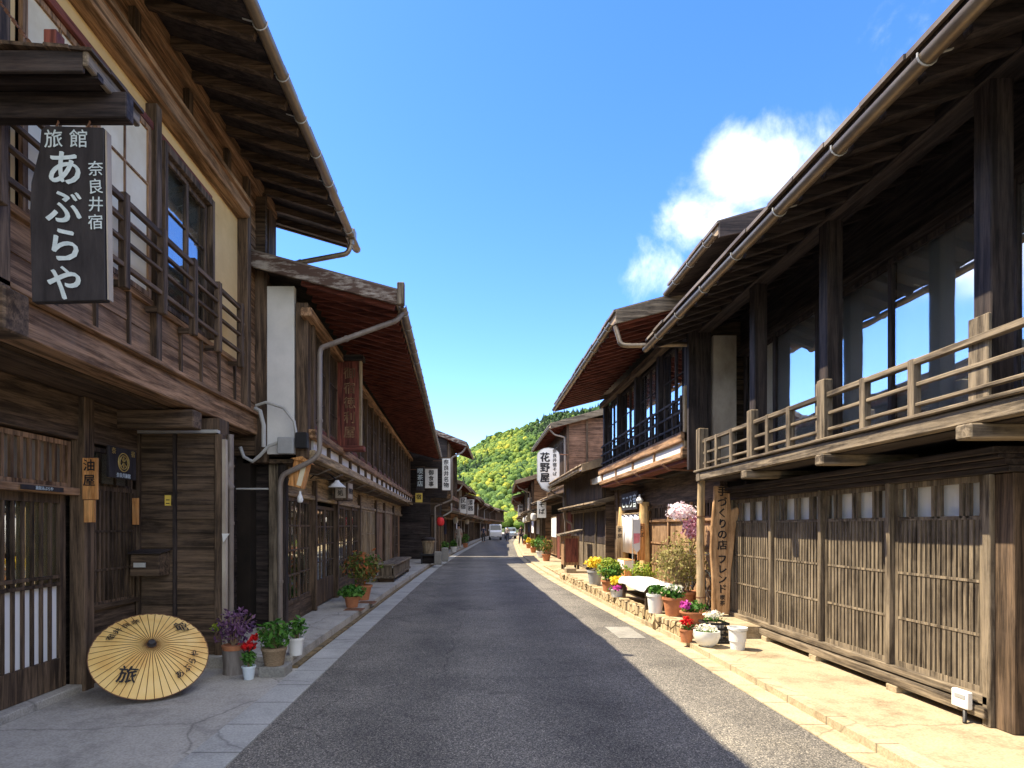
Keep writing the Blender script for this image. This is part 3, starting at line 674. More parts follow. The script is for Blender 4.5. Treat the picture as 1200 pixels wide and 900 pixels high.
post(H, T, 3.78, 3.93, 5.78, 5.93, 0, 2.86, 'darkz')
lattice(H, T, 3.86, 5.93, 6.8, .78, 2.02, 11, .03, wm='darkz', rails=(1.15, 1.55), back='interior')
sash(H, T, 3.9, 5.93, 6.8, 2.0, 2.42, 3, 1, wm='darkz', pane='glass', back='stained', name='transom_window')
boards(T, 3.88, .1, 5.93, 6.8, 0, .76, .19).build('wainscot', W['darky'], H)
MB(T).box(3.83, 3.95, 5.93, 6.8, .755, .80).build('sill', W['darky'], H)
# boarded bay facing the camera
xboards(T, 6.86, .07, 2.97, 3.86, .06, 2.66, .16).build('siding', W['darkx'], H)
MB(T).box(2.97, 4.02, 6.94, 7.2, 0, 2.86).build('bay_wall', W['darkz'], H)
MB(T).box(3.42, 3.46, 6.825, 6.856, .05, 2.66).build('batten', W['blackz'], H)
MB(T).box(3.83, 3.87, 6.81, 6.85, .05, 2.66).build('batten', W['darkz'], H)
MB(T).box(2.93, 3.9, 6.78, 6.86, 2.665, 2.7).build('flashing', M['graypipe'], H)
post(H, T, 2.9, 2.98, 6.82, 6.93, .1, 2.66, 'darkz'); MB(T).box(2.86, 2.9, 6.84, 6.9, .1, 2.6).build('corner_trim', M['stained'], H)
MB(T).box(2.85, 3.1, 6.78, 7.1, -.02, .09).build('footing', M['conL'], H, bevel=.01)
MB(T).box(3.1, 4.02, 7.2, 8.96, .0, .1).build('footing', M['conL'], H)
boards(T, 3.4, .1, 7.2, 8.9, .1, 2.86, .2).build('siding', W['blacky'], H)
p_ = pipe(H, T, [(2.93, 7.15, 2.7), (2.93, 7.15, .05)], .037, 'pipe')
MB(T).tube([(2.93, 7.15, 2.35), (2.95, 7.13, 2.3), (2.99, 7.12, 2.2), (2.95, 7.13, 2.1), (2.93, 7.15, 2.05)], .055, 10).build('bend', M['pipe'], p_, smooth=True)
# its hanging sign with a little roof
q = root('sign_canopy', (-2.75, 3.6, 4.2), 'small dark shingled canopy sheltering the hanging black calligraphy board', 'canopy')
m = MB()
for i in range(9):
    for j in range(3):
        x0 = -3.28+i*.125; zt = 4.345-.055*(i/8)+random.uniform(-.008, .008); y0 = 3.33+j*.175+random.uniform(-.01, .01)
        m.add([(x0, y0, zt), (x0+.14, y0, zt-.012), (x0+.14, y0+.18, zt-.008), (x0, y0+.18, zt+.004), (x0, y0, zt-.02), (x0+.14, y0, zt-.032), (x0+.14, y0+.18, zt-.03), (x0, y0+.18, zt-.018)], [(0,1,2,3),(4,7,6,5),(0,4,5,1),(1,5,6,2),(2,6,7,3),(3,7,4,0)])
m.build('shingle_roof', W['darky'], q)
MB().box(-3.27, -2.2, 3.345, 3.37, 4.15, 4.27).build('fascia', W['blackx'], q, bevel=.004)
MB().box(-3.25, -2.22, 3.371, 3.85, 4.2, 4.24).build('soffit', W['blackx'], q)
MB().box(-3.25, -2.08, 3.56, 3.64, 4.04, 4.195).build('beam', W['blackx'], q, bevel=.006)
MB().box(-2.2, -2.165, 3.34, 3.86, 4.18, 4.265).build('bargeboard', W['grayy'], q, bevel=.006)
for y_ in (3.42, 3.72): MB().box(-3.2, -2.16, y_, y_+.05, 4.165, 4.2).build('batten', W['blackx'], q)
m = MB()
for i in range(14):
    a = Vector((-3.02, 3.72, 4.95)).lerp(Vector((-2.62, 3.62, 4.42)), i/14); b = Vector((-3.02, 3.72, 4.95)).lerp(Vector((-2.62, 3.62, 4.42)), (i+.9)/14)
    m.bar(tuple(a), tuple(b), .022 if i % 2 else .008, .008 if i % 2 else .022)
m.build('chain', M['rust'], q)
post(q, None, -3.22, -3.0, 3.66, 3.86, 3.0, 5.1, 'darkz', 'support_post')
post(q, None, -2.62, -2.54, 3.62, 3.7, 4.38, 4.62, 'redz', 'king_post')
q = root('hanging_sign', (-2.45, 3.6, 3.47), 'black board hung on wires with large pale brushed Japanese characters あぶらや', 'sign')
m = MB()
pts = [(-2.57, 4.0), (-2.225, 3.99), (-2.215, 2.955), (-2.655, 2.945), (-2.668, 3.5), (-2.66, 3.66), (-2.63, 3.78), (-2.61, 3.86), (-2.60, 3.98)]
m.prism([(x, z) for x, z in pts], 3.575, 3.625); m.build('board', M['signblack'], q, bevel=.004)
MB().prism([(-2.218, 3.98), (-2.208, 3.97), (-2.195, 2.96), (-2.203, 2.96)], 3.577, 3.623).build('edge_strip', M['stained'], q)
m = MB(); F = lambda x, y, z: face_cam(x, y, z)
m.text('旅', .115, face_cam(-2.52, 3.572, 3.875, .03), .012); m.text('館', .115, face_cam(-2.37, 3.572, 3.875, .0), .012)
vtext(m, 'あぶらや', .225, F, -2.455, 3.572, 3.84, 1.02, .022, .07)
vtext(m, '奈良井宿', .095, F, -2.268, 3.572, 3.78, 1.12, .012, .06)
m.build('lettering', M['chalk'], q)
for x_ in (-2.52, -2.33):
    m = MB(); m.tube([(x_, 3.6, 4.06), (x_+.015, 3.59, 4.03), (x_-.01, 3.6, 4.0), (x_+.01, 3.6, 3.98)], .006, 6)
    m.tube([(x_+.02*math.cos(t), 3.6, 3.99+.02*math.sin(t)) for t in np.linspace(0, 6.28, 12)], .0035, 5, cap=False); m.build('wire', M['rust'], q, smooth=True)
# small signs and the mailbox of the inn
q = root('wooden_plaque', (-3.76, 5.85, 2.0), 'long pale orange wooden plaque on the dark pillar beside the inn door, brush written 油屋', 'plaque')
MB().box(-3.775, -3.63, 5.735, 5.76, 1.86, 2.26).build('board', W['orangez'], q, bevel=.003); MB().box(-3.765, -3.66, 5.74, 5.762, 1.64, 1.855).build('lower_board', W['orangez'], q, bevel=.003)
m = MB(); vtext(m, '油屋', .12, face_cam, -3.705, 5.733, 2.24, 1.2, .02); m.build('lettering', M['ink'], q)
q = root('wooden_plaque', (-3.8, 6.72, 1.75), 'narrow bare orange wooden plaque at the far end of the lattice window', 'plaque')
MB().box(-3.85, -3.78, 6.7, 6.72, 1.62, 1.92).build('board', W['orangez'], q, bevel=.003)
q = root('crest_sign', (-3.7, 6.2, 2.3), 'square black sign with a round gold crest above the lattice window', 'sign')
m = MB(); m.box(-3.72, -3.69, 6.02, 6.5, 2.1, 2.42); m.build('board', M['signblack'], q, bevel=.004)
m = MB()
for rr in (.095, .07): m.tube([(-3.684, 6.26+rr*math.cos(t), 2.27+rr*math.sin(t)) for t in np.linspace(0, 6.2832, 25)[:-1]], .006, 5, closed=True)
for t in np.linspace(0, math.pi, 5): m.bar((-3.684, 6.26-.06*math.cos(t), 2.27-.06*math.sin(t)), (-3.684, 6.26+.06*math.cos(t), 2.27+.06*math.sin(t)), .008, .008)
m.text('奈', .07, face_street(-1, -3.688, 6.09, 2.35), .01); m.text('宿', .07, face_street(-1, -3.688, 6.43, 2.35), .01)
m.build('crest', M['gold'], q)
m = MB(); m.text('奈良井旅館', .05, face_street(-1, -3.688, 6.26, 2.115), .01); m.build('lettering', M['chalk'], q)
q = root('mailbox', (-3.72, 6.7, 1.22), 'dark letter box with a silver name plate on the boarded bay', 'mailbox')
MB().prism([(6.6, 1.05), (6.85, 1.05), (6.85, 1.32), (6.62, 1.29)], -3.82, -3.5, 'yz').build('box', W['darkx'], q, bevel=.006)
MB().prism([(6.58, 1.295), (6.85, 1.33), (6.85, 1.345), (6.58, 1.31)], -3.84, -3.48, 'yz').build('lid', W['blackx'], q, bevel=.003)
MB().box(-3.77, -3.64, 6.586, 6.598, 1.15, 1.2).build('name_plate', M['graypipe'], q)
q = MB().box(-3.56, -3.49, 6.846, 6.854, 1.84, 1.96); q = q.build('sticker', M['yellow']); tag(q, 'small yellow notice stuck on the dark boards above the letter box', 'notice')
m = MB().box(-3.545, -3.505, 6.843, 6.846, 1.86, 1.87); m.box(-3.545, -3.505, 6.843, 6.846, 1.9, 1.91); m.build('printed_lines', M['ink'], q)
q = MB(); q.prism([(-2.885, 1.52), (-2.8, 1.52), (-2.87, 1.42)], 6.8, 6.81); q = q.build('arrow_marker', M['whitepaint']); tag(q, 'small white triangular marker on the corner trim of the boarded bay', 'marker')
q = MB().box(-3.81, -3.79, 5.0, 5.5, 1.915, 1.955); q = q.build('name_strip', M['signblack']); tag(q, 'thin black name strip with white writing along the inn door head', 'name strip')
m = MB(); m.text('旅館あぶらや', .036, face_street(-1, -3.788, 5.25, 1.922), .012); m.build('lettering', M['chalk'], q)

# ================================================================ second house on the left, long, with carved board
K2 = -.028; T = mk_tf(-1, K2, 8.5)
H = root('shop_house', (-3, 12, .13), 'long shop house with red brown eaves, glazed doors and a white plastered end strip', 'house', 'houses along the left side of the street')
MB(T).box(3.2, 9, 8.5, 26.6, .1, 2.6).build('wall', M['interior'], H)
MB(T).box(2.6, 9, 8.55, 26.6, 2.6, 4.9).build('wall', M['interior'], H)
MB(T).box(2.42, 3.3, 8.5, 26.6, 2.5, 2.56).build('jetty_soffit', W['darky'], H)
xboards(T, 8.42, .08, 2.96, 9, 2.6, 6.3, .2).build('siding', W['darkx'], H)
MB(T).box(2.55, 2.93, 8.4, 8.5, 2.62, 4.98).build('plaster', M['white'], H)
post(H, T, 2.93, 3.1, 8.38, 8.5, 2.5, 5.3, 'darkz'); post(H, T, 2.36, 2.53, 8.4, 8.6, 2.56, 4.75, 'darkz')
xboards(T, 8.75, .06, 2.85, 4.2, .13, 2.5, .17).build('siding', W['blackx'], H)
post(H, T, 2.84, 2.98, 8.62, 8.75, .13, 2.5, 'grayz'); post(H, T, 2.72, 2.84, 8.6, 8.72, .13, 2.5, 'blackz')
# jetty edge: two beams and the white strip between them
MB(T).box(2.28, 2.42, 8.5, 26.6, 2.56, 2.69).build('floor_beam', W['tany'], H, bevel=.008)
MB(T).box(2.26, 2.42, 8.45, 26.6, 2.855, 2.98).build('floor_beam', W['browny'], H, bevel=.008)
y = 8.66; 
while y < 26.3:
    MB(T).box(2.34, 2.42, y, y+.86, 2.7, 2.845).build('plaster_panel', M['white'], H)
    MB(T).box(2.29, 2.42, y+.87, y+.93, 2.69, 2.855).build('block', W['darkz'], H)
    y += .95
MB(T).box(2.26, 2.42, 8.22, 26.6, 4.5, 4.62).build('wall_plate', W['orangey'] if False else W['browny'], H, bevel=.01)
MB(T).box(2.36, 2.44, 8.6, 26.6, 2.98, 3.1).build('sill', W['redy'], H)
y = 8.6; i = 0
while y < 26.3:
    post(H, T, 2.32, 2.44, y, y+.1, 3.0, 4.52, 'darkz')
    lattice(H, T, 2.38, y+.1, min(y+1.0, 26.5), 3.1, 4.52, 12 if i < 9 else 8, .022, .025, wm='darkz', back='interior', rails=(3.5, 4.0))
    y += 1.0; i += 1
roof(H, T, -1, K2, 1.1, 4.67, .27, 6.5, 8.15, 26.7, db=9.5, sp=.3, rw=.065, deck='blackx', raf='redx', wallin=2.4, bh=.22, th=.12, edge='rooftan')
m = MB(T); m.bar((1.02, 8.1, 4.6), (1.02, 8.1, 4.9), .1, .1); m.build('bargeboard_cap', W['grayz'], H, bevel=.01)
gutter(H, T, -1, K2, 1.02, 4.66, 8.3, 26.6, r=.055, mat='pipe')
pipe(H, T, [(1.02, 8.45, 4.64), (1.1, 8.4, 4.5), (2.16, 8.35, 4.1), (2.18, 8.35, 4.0), (2.18, 8.35, 2.62), (2.3, 8.3, 2.5), (2.68, 8.3, 2.32), (2.72, 8.3, 2.2), (2.72, 8.3, .15)], .037, 'pipe')
# ground floor: glazed leaves between posts
MB(T).box(2.74, 2.86, 8.75, 26.5, 2.06, 2.13).build('head_beam', W['tany'], H, bevel=.006)
boards(T, 2.8, .08, 8.8, 26.5, 2.13, 2.5, .19).build('header_board', W['tany'], H)
y = 8.78; i = 0
plan = [(.84, 'g'), (.8, 'g'), (.09, 'p'), (.95, 'b'), (.85, 'd'), (.12, 'p'), (.9, 'g'), (.9, 'g'), (.9, 'g'), (.12, 'p'), (.95, 'l'), (.95, 'l'), (.95, 'l'), (.12, 'p'), (.95, 'w'), (1.0, 'w'), (.12, 'p'), (.9, 'l'), (.9, 'l'), (.9, 'w'), (.12, 'p'), (.95, 'g'), (.95, 'g'), (.95, 'w')]
for w_, kd in plan:
    if y+w_ > 26.4: break
    if kd == 'p': post(H, T, 2.72, 2.86, y, y+w_, .13, 2.4, 'darkz')
    elif kd == 'g':
        sash(H, T, 2.78+.03*(i % 2), y, y+w_, .42, 2.05, 3, 4, fw=.06, mw=.026, wm='darkz', name='glazed_door', back=None)
        boards(T, 2.8, .06, y, y+w_, .13, .42, .14).build('kick_board', W['darky'], H)
    elif kd in 'bd':
        sash(H, T, 2.8, y, y+w_, .16, 1.98, 3, 4, fw=.06, mw=.022, wm='darkz', name='glazed_door', kick=.4)
    elif kd == 'l':
        lattice(H, T, 2.78, y, y+w_, .3, 2.05, 9, .03, .03, wm='tanz', rails=(.8, 1.4), back='curtain'); boards(T, 2.8, .06, y, y+w_, .13, .3, .14).build('kick_board', W['darky'], H)
    else: boards(T, 2.8, .06, y, y+w_, .13, 2.05, .2, vert=True).build('panelling', W['brownz'], H)
    y += w_; i += 1
# papers and goods behind the glass, pale panels added for its bright reflections
for j in range(22):
    yy = 8.9+j*.36; zz = random.uniform(.5, 1.4)
    o = MB(T).box(3.0, 3.03, yy, yy+.22, zz, zz+random.uniform(.25, .5)).build('display_reflection_panel', M[random.choice(['paper', 'signwhite', 'curtain', 'cream'])], H)
for y_ in (9.6, 10.6, 11.7, 13.2, 14.8, 16.4):
    m = MB(T); m.tube([(2.3, y_, 2.52), (2.5, y_, 2.44), (2.78, y_, 2.46)], .012, 6); m.build('iron_strut', M['pipe'], H)
# conduit and junction boxes between the two houses
q = root('junction_box', (-2.86, 8.2, 2.75), 'grey electrical junction boxes with looping conduits under the white plaster strip', 'junction box')
MB().box(-2.72, -2.5, 8.2, 8.32, 2.6, 2.83).build('box', M['grey'], q, bevel=.008); MB().box(-2.48, -2.32, 8.22, 8.34, 2.68, 2.9).build('meter', M['black'], q, bevel=.01)
m = MB()
m.tube([(-3.05, 8.3, 3.28), (-2.9, 8.27, 3.32), (-2.65, 8.25, 3.24), (-2.5, 8.24, 3.05), (-2.47, 8.25, 2.85)], .02, 8)
m.tube([(-3.06, 8.3, 3.24), (-2.98, 8.27, 3.2), (-2.93, 8.27, 3.0), (-2.93, 8.27, 2.7)], .03, 8)
m.tube([(-2.72, 8.26, 2.76), (-2.85, 8.26, 2.72), (-2.98, 8.26, 2.58), (-3.08, 8.26, 2.5), (-3.2, 8.26, 2.56), (-3.25, 8.26, 2.7)], .024, 8)
m.build('conduit', M['graypipe'], q, smooth=True)
m = MB(); m.tube([(-3.3, 8.25, 2.12), (-2.86, 8.25, 2.12)], .014, 6); tag(m.build('conduit', M['graypipe']), 'thin horizontal conduit running between the inn and the shop house', 'conduit')
# carved vertical board
q = root('carved_board', (-2.2, 10.6, 3.0), 'dark red carved vertical board under its own little roof on the upper floor', 'sign')
xd = -.06
MB().box(-2.44, -2.02, 10.55, 10.62, 3.02, 4.52).build('board', W['redz'], q, bevel=.006)
MB().box(-2.5, -1.96, 10.48, 10.68, 2.93, 3.02).build('shelf', W['redx'], q, bevel=.006); MB().box(-2.49, -1.97, 10.47, 10.7, 4.52, 4.62).build('cap', W['blackx'], q, bevel=.006)
MB().box(-2.05, -2.02+.012, 10.54, 10.63, 3.02, 4.52).build('edge_strip', W['tanz'], q); MB().box(-2.455, -2.435, 10.54, 10.63, 3.02, 4.52).build('edge_strip', W['brownz'], q)
m = MB(); vtext(m, '御宿徳利屋', .22, face_cam, -2.22, 10.546, 4.4, 1.18, .01); m.build('carved_lettering', W['brownz'], q)
# lamps and signs of the shop house
q = root('box_lantern', (-2.6, 8.6, 2.2), 'amber wooden box lantern tilted under the jetty beside the downpipe', 'lantern')
Q = Matrix.Translation((-2.48, 8.45, 2.35)) @ Matrix.Rotation(.25, 4, 'Y')
m = MB(lambda x, y, z: tuple(Q @ Vector((x, y, z)))); m.box(-.1, .1, -.09, .09, -.2, .17); m.build('body', W['orangez'], q, bevel=.005)
m = MB(lambda x, y, z: tuple(Q @ Vector((x, y, z)))); m.box(.02, .085, -.096, -.091, -.17, .14); m.build('panel', M['paper'], q)
m = MB(lambda x, y, z: tuple(Q @ Vector((x, y, z)))); m.prism([(-.15, .17), (.15, .17), (0, .24)], -.12, .12); m.build('cap', W['orangey'], q)
m = MB(); m.lathe((-2.47, 8.42, 2.0), [(0, -.07), (.035, -.055), (.045, -.02), (.035, .02), (.018, .06), (.015, .1)], 12); m.build('bulb', M['whitepaint'], q, smooth=True)
q = root('wall_lamp', (-2.75, 10.2, 2.3), 'swan neck wall lamp with a pale flat shade over the glazed doors', 'lamp')
m = MB(); m.tube([(-2.82, 10.2, 2.42), (-2.7, 10.2, 2.52), (-2.5, 10.2, 2.5), (-2.38, 10.2, 2.4)], .012, 8); m.build('arm', M['black'], q, smooth=True)
m = MB(); m.lathe((-2.36, 10.2, 2.27), [(.15, 0), (.14, .012), (.05, .09), (.03, .12), (0, .12)], 20); m.build('shade', M['whitepaint'], q, smooth=True)
q = root('framed_sign', (-2.7, 11.8, 2.3), 'small framed wooden sign box with dark characters hung under the jetty', 'sign')
MB().box(-2.78, -2.5, 11.7, 12.2, 2.12, 2.5).build('frame', W['darkz'], q, bevel=.006); MB().box(-2.5, -2.494, 11.75, 12.15, 2.16, 2.46).build('face', M['stained'], q)
MB().box(-2.74, -2.54, 11.694, 11.698, 2.16, 2.46).build('face', M['stained'], q)
m = MB(); m.text('御茶処', .12, face_street(-1, -2.49, 11.95, 2.26), .015); vtext(m, '茶処', .12, face_cam, -2.64, 11.69, 2.44, 1.1, .015); m.build('lettering', M['ink'], q)

# ================================================================ right front house with the lattice wall and veranda
T = mk_tf(1)
H = root('lattice_house', (5, 5, .07), 'weathered house on the right with a slatted ground floor wall and an open upper veranda', 'house', 'houses along the right side of the street')
MB(T).box(4.35, 10, -2, 9.4, .07, 2.3).build('wall', M['interior'], H)
MB(T).box(4.32, 10, -2, 9.6, 2.3, 5.0).build('wall', M['interior'], H)
xboards(T, 9.5, .08, 4.3, 10, .07, 6.4, .2).build('siding', W['blackx'], H)
MB(T).box(3.5, 4.4, -2, 9.25, 2.30, 2.36).build('veranda_floor', W['blacky'], H)
MB(T).box(3.43, 3.56, -2, 9.3, 2.31, 2.435).build('veranda_edge', W['grayy'], H, bevel=.012)
MB(T).box(3.4, 3.6, -2, 9.32, 2.438, 2.47).build('veranda_edge_cap', W['grayy'], H, bevel=.008)
for y_ in (.6, 2.3, 4.12, 5.85, 7.5):
    MB(T).box(3.36, 4.3, y_-.07, y_+.07, 2.2, 2.305).build('joist_end', W['grayx'], H, bevel=.012)
# posts of the veranda: dark above, sunlight on the lower part put into a paler face
for y_ in (.8, 2.45, 4.15, 6.05, 7.6):
    MB(T).box(3.52, 3.68, y_-.075, y_+.075, 2.47, 4.72).build('post', W['blackz'], H, bevel=.008)
    if y_ < 7: MB(T).box(3.49, 3.519, y_-.085, y_+.085, 2.47, 3.06).build('sunlit_post_face', W['grayz'], H, bevel=.006)
post(H, T, 3.42, 3.56, 9.12, 9.26, 2.3, 3.1, 'grayz')
MB(T).box(3.5, 3.72, -2, 9.6, 4.66, 4.84).build('eave_beam', W['blacky'], H, bevel=.01)
for z_, h_, w_ in ((2.56, .03, .04), (2.72, .035, .03), (2.9, .05, .06)):
    MB(T).box(3.5-w_/2-.01, 3.5+w_/2-.01, -2, 9.15, z_-h_/2, z_+h_/2).build('rail', W['grayy'], H, bevel=.006)
for y_ in (1.4, 1.9, 3.0, 3.6, 4.75, 5.35, 6.62, 7.1, 8.1, 8.6, 9.0):
    MB(T).box(3.455, 3.525, y_-.035, y_+.035, 2.47, 2.93).build('baluster', W['grayz'], H, bevel=.008)
for y_ in (5.95, 7.5):
    MB(T).box(3.43, 3.53, y_-.06, y_+.06, 2.47, 3.06).build('newel', W['grayz'], H, bevel=.01)
# upper windows, sliding panes with pale curtains
MB(T).box(4.12, 4.3, -2, 9.4, 2.47, 2.53).build('window_sill', W['blacky'], H, bevel=.004)
MB(T).box(4.1, 4.3, -2, 9.4, 4.27, 4.36).build('window_head', W['blacky'], H, bevel=.004)
boards(T, 4.2, .1, -2, 9.45, 4.36, 5.1, .25).build('siding', W['blacky'], H)
for a, b, o_ in ((1.2, 2.3, 0), (2.28, 3.4, .04), (3.5, 4.62, 0), (4.84, 6.0, 0), (5.97, 7.12, .04), (7.22, 8.3, 0), (8.34, 9.3, .04)):
    sash(H, T, 4.14+o_, a, b, 2.53, 4.27, 1, 1, fw=.055, wm='blackz', pane='glass2', back='curtain')
for y_ in (3.45, 4.74, 7.17): post(H, T, 4.1, 4.3, y_-.05, y_+.05, 2.5, 4.3, 'blackz')
# end wing wall of the veranda: dark boards and a stained plaster strip facing the street
xboards(T, 9.42, .07, 3.36, 3.72, 2.5, 4.75, .22, vert=True).build('wing_wall', W['blackz'], H)
MB(T).box(3.74, 4.1, 9.38, 9.48, 2.47, 4.6).build('plaster', M['stained'], H)
roof(H, T, 1, 0, 2.86, 4.56, .33, 7.5, -2, 9.78, db=10.5, sp=.36, rw=.07, deck='blackx', raf='blackx', wallin=4.3, edge='blacky', barge='blackx', bh=.2)
gutter(H, T, 1, 0, 2.8, 4.5, -2, 9.82, r=.058, sp=.9)
# raised upper roof
MB(T).box(3.75, 6, 7.95, 9.6, 5.0, 5.68).build('clerestory_wall', W['blacky'], H)
roof(H, T, 1, 0, 3.2, 5.45, .28, 3.95, 7.8, 9.75, db=None, sp=.4, wallin=3.9, deck='blackx', raf='blackx', edge='rooftan', rafters=False, barge='blackx')
gutter(H, T, 1, 0, 3.14, 5.42, 7.8, 9.85, r=.05)
# lattice wall
ed = [4.6, 5.66, 6.78, 7.93, 9.16]
for i in range(4):
    lattice(H, T, 3.95, ed[i]+.03, ed[i+1]-.03, .3, 2.0, 16, .037, .035, rails=(.75, 1.17), wm='grayz', topz=1.67, topn=3, frame=.05, back='curtain')
    post(H, T, 3.9, 4.02, ed[i+1]-.03, ed[i+1]+.03, .3, 2.02, 'grayz')
MB(T).box(3.99, 4.03, 4.6, 9.16, .1, .3).build('dark_backing', W['blacky'], H)
MB(T).box(3.9, 4.02, 4.55, 9.2, .23, .3).build('sill_beam', W['grayy'], H, bevel=.006)
MB(T).box(3.87, 4.02, 4.55, 9.2, .13, .215).build('sill_beam', W['grayy'], H, bevel=.006)
for y_ in (5.55, 6.85, 8.0, 9.0): MB(T).box(3.86, 4.04, y_-.07, y_+.07, .065, .13).build('sill_block', M['conR'], H, bevel=.006)
for z0, z1, o_ in ((2.003, 2.05, 3.9), (2.053, 2.1, 3.87), (2.103, 2.135, 3.82), (2.138, 2.19, 3.78)):
    MB(T).box(o_, 4.1, 4.36, 9.2, z0, z1).build('cornice', W['blacky'], H, bevel=.004)
MB(T).box(3.94, 4.18, 4.37, 4.575, .07, 2.0).build('corner_post', W['darkz'], H, bevel=.008)
post(H, T, 3.9, 3.945, 4.53, 4.6, .07, 2.0, 'grayz')
boards(T, 4.2, .1, -2, 4.36, .07, 2.2, .24, vert=True).build('siding', W['grayz'], H)
post(H, T, 4.14, 4.22, 4.2, 4.34, .07, 2.2, 'grayz')
post(H, T, 3.92, 4.04, 9.2, 9.32, .07, 2.2, 'blackz')
# switch boxes
q = root('outlet_box', (3.86, 4.72, .22), 'cream weatherproof electric box on the sill of the slatted wall', 'electric box')
MB().box(3.82, 3.868, 4.64, 4.8, .17, .31).build('box', M['signwhite'], q, bevel=.008); MB().box(3.816, 3.82, 4.66, 4.76, .25, .28).build('label_plate', M['grey'], q)
MB().tube([(3.85, 4.7, .17), (3.82, 4.66, .12), (3.8, 4.64, .075)], .014, 8).build('cable', M['black'], q, smooth=True)
q = root('doorbell', (4.1, 4.36, 1.5), 'small cream bell box with a cable on the dark corner post', 'bell')
MB().box(4.06, 4.115, 4.335, 4.368, 1.44, 1.53).build('box', M['signwhite'], q, bevel=.005); MB().box(4.03, 4.07, 4.352, 4.368, 1.63, 1.66).build('plate', M['whitepaint'], q, bevel=.003)
MB().tube([(4.09, 4.35, 1.53), (4.09, 4.355, 1.75), (4.12, 4.355, 1.9), (4.17, 4.34, 1.97)], .006, 6).build('cable', M['black'], q)
# round pole and the carved slab sign
q = MB(); q.tube([(3.49, 9.25, .2), (3.485, 9.25, 1.3), (3.5, 9.25, 2.3), (3.5, 9.25, 3.12)], [.065, .06, .056, .052], 14)
q = q.build('round_pole', W['tanz'], smooth=True); tag(q, 'tall bare round timber pole between the flower pots and the slatted wall', 'pole')
m = MB(); [m.tube([(3.49, 9.25, z), (3.49, 9.25, z+.015)], .07, 14) for z in (.5, 1.75)]; m.build('band', M['rust'], q)
q = root('slab_sign', (3.78, 9.1, .25), 'tall live edge timber slab leaning by the pole, carved 手づくりの店 フレンド', 'sign')
pts = [(3.60, .27), (3.86, .27), (3.88, .9), (3.93, 1.3), (3.95, 1.55), (4.02, 1.86), (3.98, 1.9), (3.88, 1.85), (3.86, 2.2), (3.63, 2.22), (3.62, 2.0), (3.585, 1.6), (3.57, 1.2), (3.6, .8)]
m = MB(); m.prism(pts, 9.06, 9.12); m.build('slab', W['orangez'] if False else wood('slab_wood', (.3, .17, .08), (.48, .3, .16), 'z', island=.05), q, bevel=.012)
m = MB(); vtext(m, '手づくりの店', .155, face_cam, 3.745, 9.055, 2.2, 1.05, .022, .05); vtext(m, 'フレンド', .15, face_cam, 3.745, 9.055, 1.17, 1.0, .022, .05); vtext(m, '喫茶', .08, face_cam, 3.745, 9.055, .56, 1.1, .012); m.build('lettering', M['ink'], q)

# ================================================================ right second house with the glazed bay
K = 0; T = mk_tf(1)
H = root('bay_window_house', (4.5, 13, .25), 'brown house with a glazed upper bay on a white banded floor above log pillars', 'house', 'houses along the right side of the street')
MB(T).box(4.1, 10, 9.6, 16.9, .2, 2.6).build('wall', M['interior'], H)
MB(T).box(3.75, 10, 9.75, 16.6, 2.6, 5.1).build('wall', M['interior'], H)
xboards(T, 9.62, .08, 3.75, 10, 2.6, 5.7, .2).build('siding', W['darkx'], H)
MB(T).box(3.42, 4.15, 9.8, 16.2, 2.66, 2.74).build('jetty_soffit', W['redy'], H)
MB(T).box(3.36, 3.5, 9.75, 16.2, 2.72, 2.82).build('floor_beam', W['browny'], H, bevel=.012)
MB(T).box(3.34, 3.5, 9.72, 16.25, 2.985, 3.15).build('floor_beam', W['browny'], H, bevel=.012)
y = 9.82
while y < 16.0:
    MB(T).box(3.4, 3.5, y, y+1.45, 2.823, 2.982).build('plaster_panel', M['white'], H); MB(T).box(3.37, 3.5, y+1.46, y+1.53, 2.822, 2.983).build('block', W['brownz'], H)
    y += 1.54
MB(T).box(3.36, 4.0, 9.72, 9.8, 2.72, 2.9).build('end_beam', W['brownx'], H, bevel=.01)
for y_ in (10.6, 12.4, 14.2): MB(T).tube([(3.3, y_, 2.7), (3.42, y_, 2.62), (3.9, y_, 2.6)], .02, 8).build('iron_strut', M['rust'], H)
for y_ in (9.78, 11.3, 12.9, 14.5, 16.05): post(H, T, 3.46, 3.6, y_, y_+.13, 3.15, 4.95, 'blackz')
post(H, T, 3.4, 3.46, 9.72, 9.8, 2.9, 3.9, 'tanz', 'corner_batten')
MB(T).box(3.38, 3.52, 9.7, 16.3, 4.82, 4.95).build('wall_plate', W['darky'], H, bevel=.008)
for a, b in ((9.93, 10.62), (10.6, 11.28), (11.45, 12.15), (12.13, 12.88), (13.05, 13.75), (13.73, 14.48), (14.65, 15.35), (15.33, 16.03)):
    sash(H, T, 3.55, a, b, 3.2, 4.8, 2, 3, fw=.045, mw=.016, wm='blackz', pane='glass2', back=random.choice([None, None, 'curtain']))
m = MB(T)
for z_ in (3.28, 3.5, 3.72): MB(T).box(3.38, 3.42, 9.8, 16.1, z_-.018, z_+.018).build('rail', W['blacky'], H)
y = 9.85
while y < 16.1: MB(T).box(3.375, 3.425, y-.02, y+.02, 3.15, 3.76).build('baluster', W['blackz'], H); y += .4
roof(H, T, 1, 0, 2.34, 5.02, .27, 6.8, 9.86, 17.3, db=9.5, sp=.3, rw=.065, deck='blackx', raf='redx', wallin=3.55, bh=.26, th=.12, edge='rooftan', barge='grayx')
gutter(H, T, 1, 0, 2.27, 4.97, 9.9, 17.3, r=.055)
